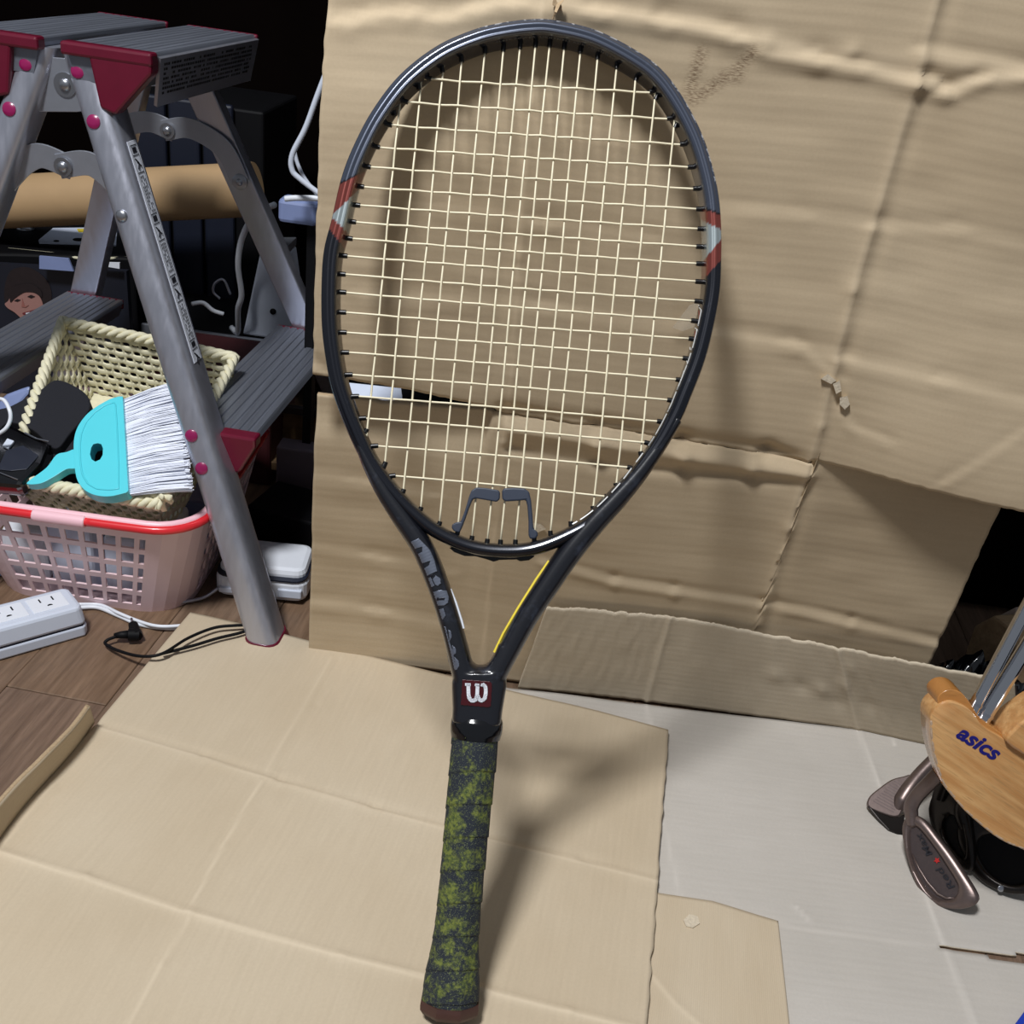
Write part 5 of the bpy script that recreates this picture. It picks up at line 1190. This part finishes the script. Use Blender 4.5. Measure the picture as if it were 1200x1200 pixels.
# lettering reads from the toe up towards the heel
tv, tf = textmesh('Red', 1, .15, .01); tv2, tf2 = textmesh('Max', 1, .15, .01)
a0, a1 = np.array(g4([(622, 915)])[0]), np.array(g4([(520, 770)])[0]); b0, b1 = np.array(g4([(470, 695)])[0]), np.array(g4([(385, 545)])[0])
def put_text(tv, tf, p0, p1, hgt, S, h, name, mat, par, lift=0.0):
    d = p1 - p0; L = np.hypot(*d); d = d / L; up = np.array([d[1], -d[0]]); w_ = tv[:, 0].max()
    v = [S(*(p0 + d * (x / w_ * L) + up * (y * hgt + lift)), h) for x, y, _ in tv]
    o = mk(name, v, tf, mat, par, fix=False); thick(o, .0002, 0); return o
put_text(tv, tf, a0, a1, 11, S1, -.0020, 'lettering', K['ink'], i1); put_text(tv2, tf2, b0, b1, 11, S1, -.0020, 'lettering', K['ink'], i1)
ec = np.array(g4([(497, 733)])[0]); star = []
for k in range(10):
    r_ = 3.9 if k % 2 == 0 else 1.9; a = k * math.pi / 5 + .4; star.append(S1(ec[0] + r_ * math.cos(a), ec[1] + r_ * math.sin(a), -.0019))
MB().prism(star, [p - np.array([0, 0, .0003]) for p in star]).mk('red_emblem', K['red_ink'], i1, label='small red star emblem')
# second iron, grooved face up, left of the first
S2 = surf(onz(1019, 944, .012), onz(1050, 962, .010), onz(1046, 914, .028))
out2 = g4([(36, 350), (55, 300), (120, 245), (200, 190), (280, 168), (330, 160), (345, 230), (300, 330), (262, 420), (235, 440), (190, 436), (120, 412), (60, 385)])
nk = [S2(*p, h) for p, h in zip(g4([(232, 400), (270, 330), (315, 260), (390, 165), (480, 75), (560, -10)]), (-.006, -.001, .002, .004, .006, .008))]
i2 = iron('dark bronze golf iron with grooved face up, leftmost of the club heads', S2, out2, None, nk, [.004, .0075, .0072, .0066, .0066, .0068], K['copper_iron'], None, th=.006)
mb = MB()
for k in range(11):
    t_ = k / 10; a = np.array((75, 335)) * (1 - t_) + np.array((215, 200)) * t_; b = np.array((215, 412)) * (1 - t_) + np.array((300, 250)) * t_
    (x0, y0), (x1, y1) = g4([a, b]); mb.tube([S2(x0, y0, .0002), S2(x1, y1, .0002)], .00028, 4)
mb.mk('face_grooves', K['copper_dark'], i2)
so = g4([(38, 365), (110, 410), (190, 440), (250, 440), (290, 420), (275, 560), (240, 556), (180, 530), (110, 455)])
SS2 = surf(onz(1017, 945, .012), onz(1053, 957, .012), onz(1056, 980, .0045))
MB().prism([SS2(x, y, 0) for x, y in so], [SS2(x, y, -.003) for x, y in so]).mk('sole', K['iron_black'], i2, bevel=.0008)
# two dark irons behind
S3 = surf(onz(1100, 985, .012), onz(1130, 1018, .010), onz(1128, 950, .048))
out3 = [(1087, 948), (1090, 966), (1098, 985), (1110, 1002), (1124, 1017), (1136, 1022), (1140, 1010), (1138, 980), (1132, 950), (1122, 926), (1106, 918), (1094, 928)]
cav3 = [(1104, 966), (1106, 980), (1116, 997), (1128, 1008), (1132, 996), (1128, 970), (1118, 955), (1108, 956)]
i3 = iron('blackened golf iron squeezed between the lettered iron and the rightmost dark iron', S3, out3, cav3, [S3(1100, 935, 0), S3(1108, 918, .002), S3(1122, 900, .006), S3(1140, 884, .010)], [.006, .0065, .0065, .0065], K['iron_black'], K['black'])
S4 = surf(onz(1137, 1018, .011), onz(1180, 1048, .010), onz(1190, 985, .046))
out4 = [(1121, 975), (1124, 992), (1136, 1017), (1150, 1033), (1168, 1043), (1186, 1048), (1215, 1045), (1232, 1020), (1225, 985), (1200, 962), (1165, 948), (1136, 950), (1124, 960)]
cav4 = [(1142, 992), (1146, 1006), (1158, 1024), (1176, 1036), (1196, 1038), (1214, 1026), (1212, 1000), (1190, 982), (1162, 976), (1146, 980)]
i4 = iron('rightmost dark golf iron with an oval recessed back, under the wooden mallet', S4, out4, cav4, [S4(1132, 970, 0), S4(1128, 950, .003), S4(1140, 930, .008), S4(1158, 912, .012)], [.006, .0068, .0068, .0068], K['iron_black'], K['black'])
MB().disc(S4(1173, 1041, .0012), FW * -1, .003, .0006, 10, .0006).mk('worn_spot', K['rivet'], i4, smooth=True)
# wooden mallet head
MDp = .800
mpt = surf(ond(1100, 850, .792), ond(1200, 980, .806), ond(1190, 870, .790))
g3 = lambda L: xf(L, 1080, 760, 7.5)
face = g3([(75, 650), (85, 580), (125, 520), (190, 480), (260, 464), (340, 488), (420, 535), (480, 600), (520, 660), (590, 715), (680, 765), (760, 815), (830, 850)]) + [(1200, 872), (1220, 862), (1245, 880), (1262, 920), (1262, 965), (1245, 1000), (1222, 1012)] + g4([(1086, 668), (990, 630), (900, 580), (820, 520), (750, 460), (690, 405), (640, 350), (590, 290), (540, 225)]) + g3([(190, 1200), (150, 1090), (110, 950), (85, 800)])
ml = thing('wooden_mallet', 'clear-lacquered wooden golf mallet head with navy lettering resting on the dark irons', 'golf club', mpt(1160, 960, -.03))
ms = smoothpoly(face, 3)
n = len(ms); cm = np.array(ms).mean(0); v = []; layers = [(-.030, .93, 0, 0), (-.027, .985, 0, 0), (-.0035, 1.0, 0, 0), (-.0008, .992, 0, 0), (0, .972, 0, 0)]
for h, s_, _, _ in layers: v += [mpt(*(cm + (np.array(p) - cm) * s_), h) for p in ms]
f = [(r * n + j, r * n + (j + 1) % n, (r + 1) * n + (j + 1) % n, (r + 1) * n + j) for r in range(4) for j in range(n)] + [tuple(range(n)), tuple(4 * n + j for j in range(n))]
mk('mallet_head', v, f, K['oak'], ml, smooth=True, auto=35)
# worn pale edge strip
ed = g3([(78, 640), (80, 760), (105, 930), (150, 1090), (190, 1195)]) + g4([(560, 245), (640, 345), (690, 400), (750, 455), (820, 515), (900, 575), (990, 625), (1086, 660)])
MB().tube([mpt(x + 1.2, y - .8, -.0006) for x, y in resample(np.array(ed), 60)], [.0008 + .0005 * math.sin(k * 2.1) * math.sin(k * .7) for k in range(60)], 6, flat=1).mk('worn_edge', simple('worn_edge', srgb(176, 152, 128), .7, 0, .4, 500, .5), ml, smooth=True)
# darker upper layer behind, and raised lobe to the right
bk_ = smoothpoly(g3([(150, 470), (180, 410), (240, 378), (310, 380), (370, 410), (430, 480), (480, 560), (520, 620), (600, 680), (700, 750), (740, 800), (600, 800), (400, 700), (200, 600)]), 3)
MB().prism([mpt(x, y, -.003) for x, y in bk_], [mpt(x, y, -.030) for x, y in bk_]).mk('rear_layer', K['oak_dark'], ml, smooth=True, auto=40, bevel=.002)
lobe = smoothpoly([(1176, 866), (1184, 852), (1200, 838), (1225, 824), (1255, 830), (1262, 870), (1240, 900), (1206, 886)], 3)
MB().prism([mpt(x, y, .006) for x, y in lobe], [mpt(x, y, -.030) for x, y in lobe]).mk('raised_lobe', K['oak'], ml, smooth=True, auto=40, bevel=.003)
for p0, p1, r_, nm in (((1149, 838), (1215, 757), .0052, 'shaft'), ((1160, 850), (1240, 764), .0060, 'shaft')):
    a = mpt(*p0, -.014); b = mpt(*p1, -.014) + np.array([0, .02, .02]); d = (b - a) / np.linalg.norm(b - a)
    c_ = ml if nm == 'shaft' else None
    sh_ = MB().tube([a - d * .01, a + d * .45], r_, 24).mk('shaft', K['chrome'], ml, smooth=True, auto=50, label='shiny chrome shaft')
    MB().tube([a + d * .002, a + d * .0045], r_ + .0006, 24).mk('ferrule', K['steel'], sh_, smooth=True, auto=50)
    MB().tube([a + d * .45, a + d * .62], [r_ * 1.6, r_ * 2], 16).mk('grip', K['black'], ml, smooth=True, auto=50)
# company mark on the wood
tv, tf = textmesh('asics', 1, .30, .03, 1.02)
p0, p1 = np.array([1118.5, 863.0]), np.array([1166.0, 893.0])
put_text(tv, tf, p0, p1, 25, mpt, .0004, 'lettering', K['asics_ink'], ml, lift=1.0)['label'] = 'navy blue lettering'

# ------------------------------------------------------------------ dark space at the right: block of wood, black plastic, added dark filler block
lg_ = thing('wooden_block', 'rough brown wooden block lying behind the grey cardboard at the right edge', 'wood', (.56, .98, 0))
E0 = np.array([.556, .925, .058]); dl = np.array([.93, .30, 0]); dl /= np.linalg.norm(dl); dn_ = np.array([-dl[1], dl[0], 0])
def hexlog(sc_, t0, t1): 
    A = []; B = []
    for k in range(8):
        a = k * math.pi / 4 + .3; off = dn_ * math.cos(a) * .050 * sc_ + UZ * math.sin(a) * .060 * sc_; A.append(E0 + off + dl * t0); B.append(E0 + off + dl * t1)
    return A, B
MB().prism(*hexlog(1.0, .010, .42)).mk('log_body', K['log_wood'], lg_, bevel=.004)
MB().prism(*hexlog(.93, -.004, .02)).mk('end_band', K['log_pale'], lg_, bevel=.003)
MB().prism(*hexlog(.80, -.030, .0)).mk('end_block', K['log_wood'], lg_, bevel=.004)
mb = MB(); r_ = np.random.default_rng(8); nx, ny = 26, 18; v = []
for i in range(nx):
    for j in range(ny):
        x = .44 + .12 * i / (nx - 1); y = .850 + .05 * j / (ny - 1) + (x-.44) * -.05; v.append((x, y, .004 + .085 * abs(math.sin(i * .55 + 1.5 * math.sin(j * .5))) * math.sin(math.pi * j / (ny - 1)) ** .6 * math.sin(math.pi * i / (nx - 1)) ** .5 + .006 * r_.random()))
pb = mk('black_plastic_bag', v, [(i * ny + j, i * ny + j + 1, (i + 1) * ny + j + 1, (i + 1) * ny + j) for i in range(nx - 1) for j in range(ny - 1)], K['black_gloss'], None, smooth=True, fix=False, origin=(.52, .9, 0)); thick(pb, .001, 0)
tag(pb, 'crumpled glossy black plastic bag behind the grey cardboard flap', 'bag')
cb = thing('dark_filler', 'near-black block added to fill the dark space right of the standing cardboard', 'filler', (.95, 1.25, 0))
MB().box((.93, 1.30, .30), (.90, .36, .60)).mk('carcass', K['darkroom'], cb, bevel=.003)  # added block, its near-black colour stands in for the shade there
for x in (.705, 1.155): MB().box((x, 1.113, .30), (.43, .014, .56)).mk('filler_panel', K['darkroom'], cb, bevel=.002)
bb = MB().prism([(.425, .512, .0085), (.452, .542, .0085), (.50, .50, .0085), (.45, .44, .0085)], [(.425, .512, .0032), (.452, .542, .0032), (.50, .50, .0032), (.45, .44, .0032)])
q = [onz(1187, 1203, .008), onz(1204, 1180, .008), onz(1290, 1230, .008), onz(1240, 1290, .008)]
o = MB().prism(q, [np.array([p[0], p[1], .0042]) for p in q]).mk('blue_card', K['blue'], None, origin=q[0], bevel=.0008); tag(o, 'blue card corner at the bottom right of the grey cardboard', 'card')
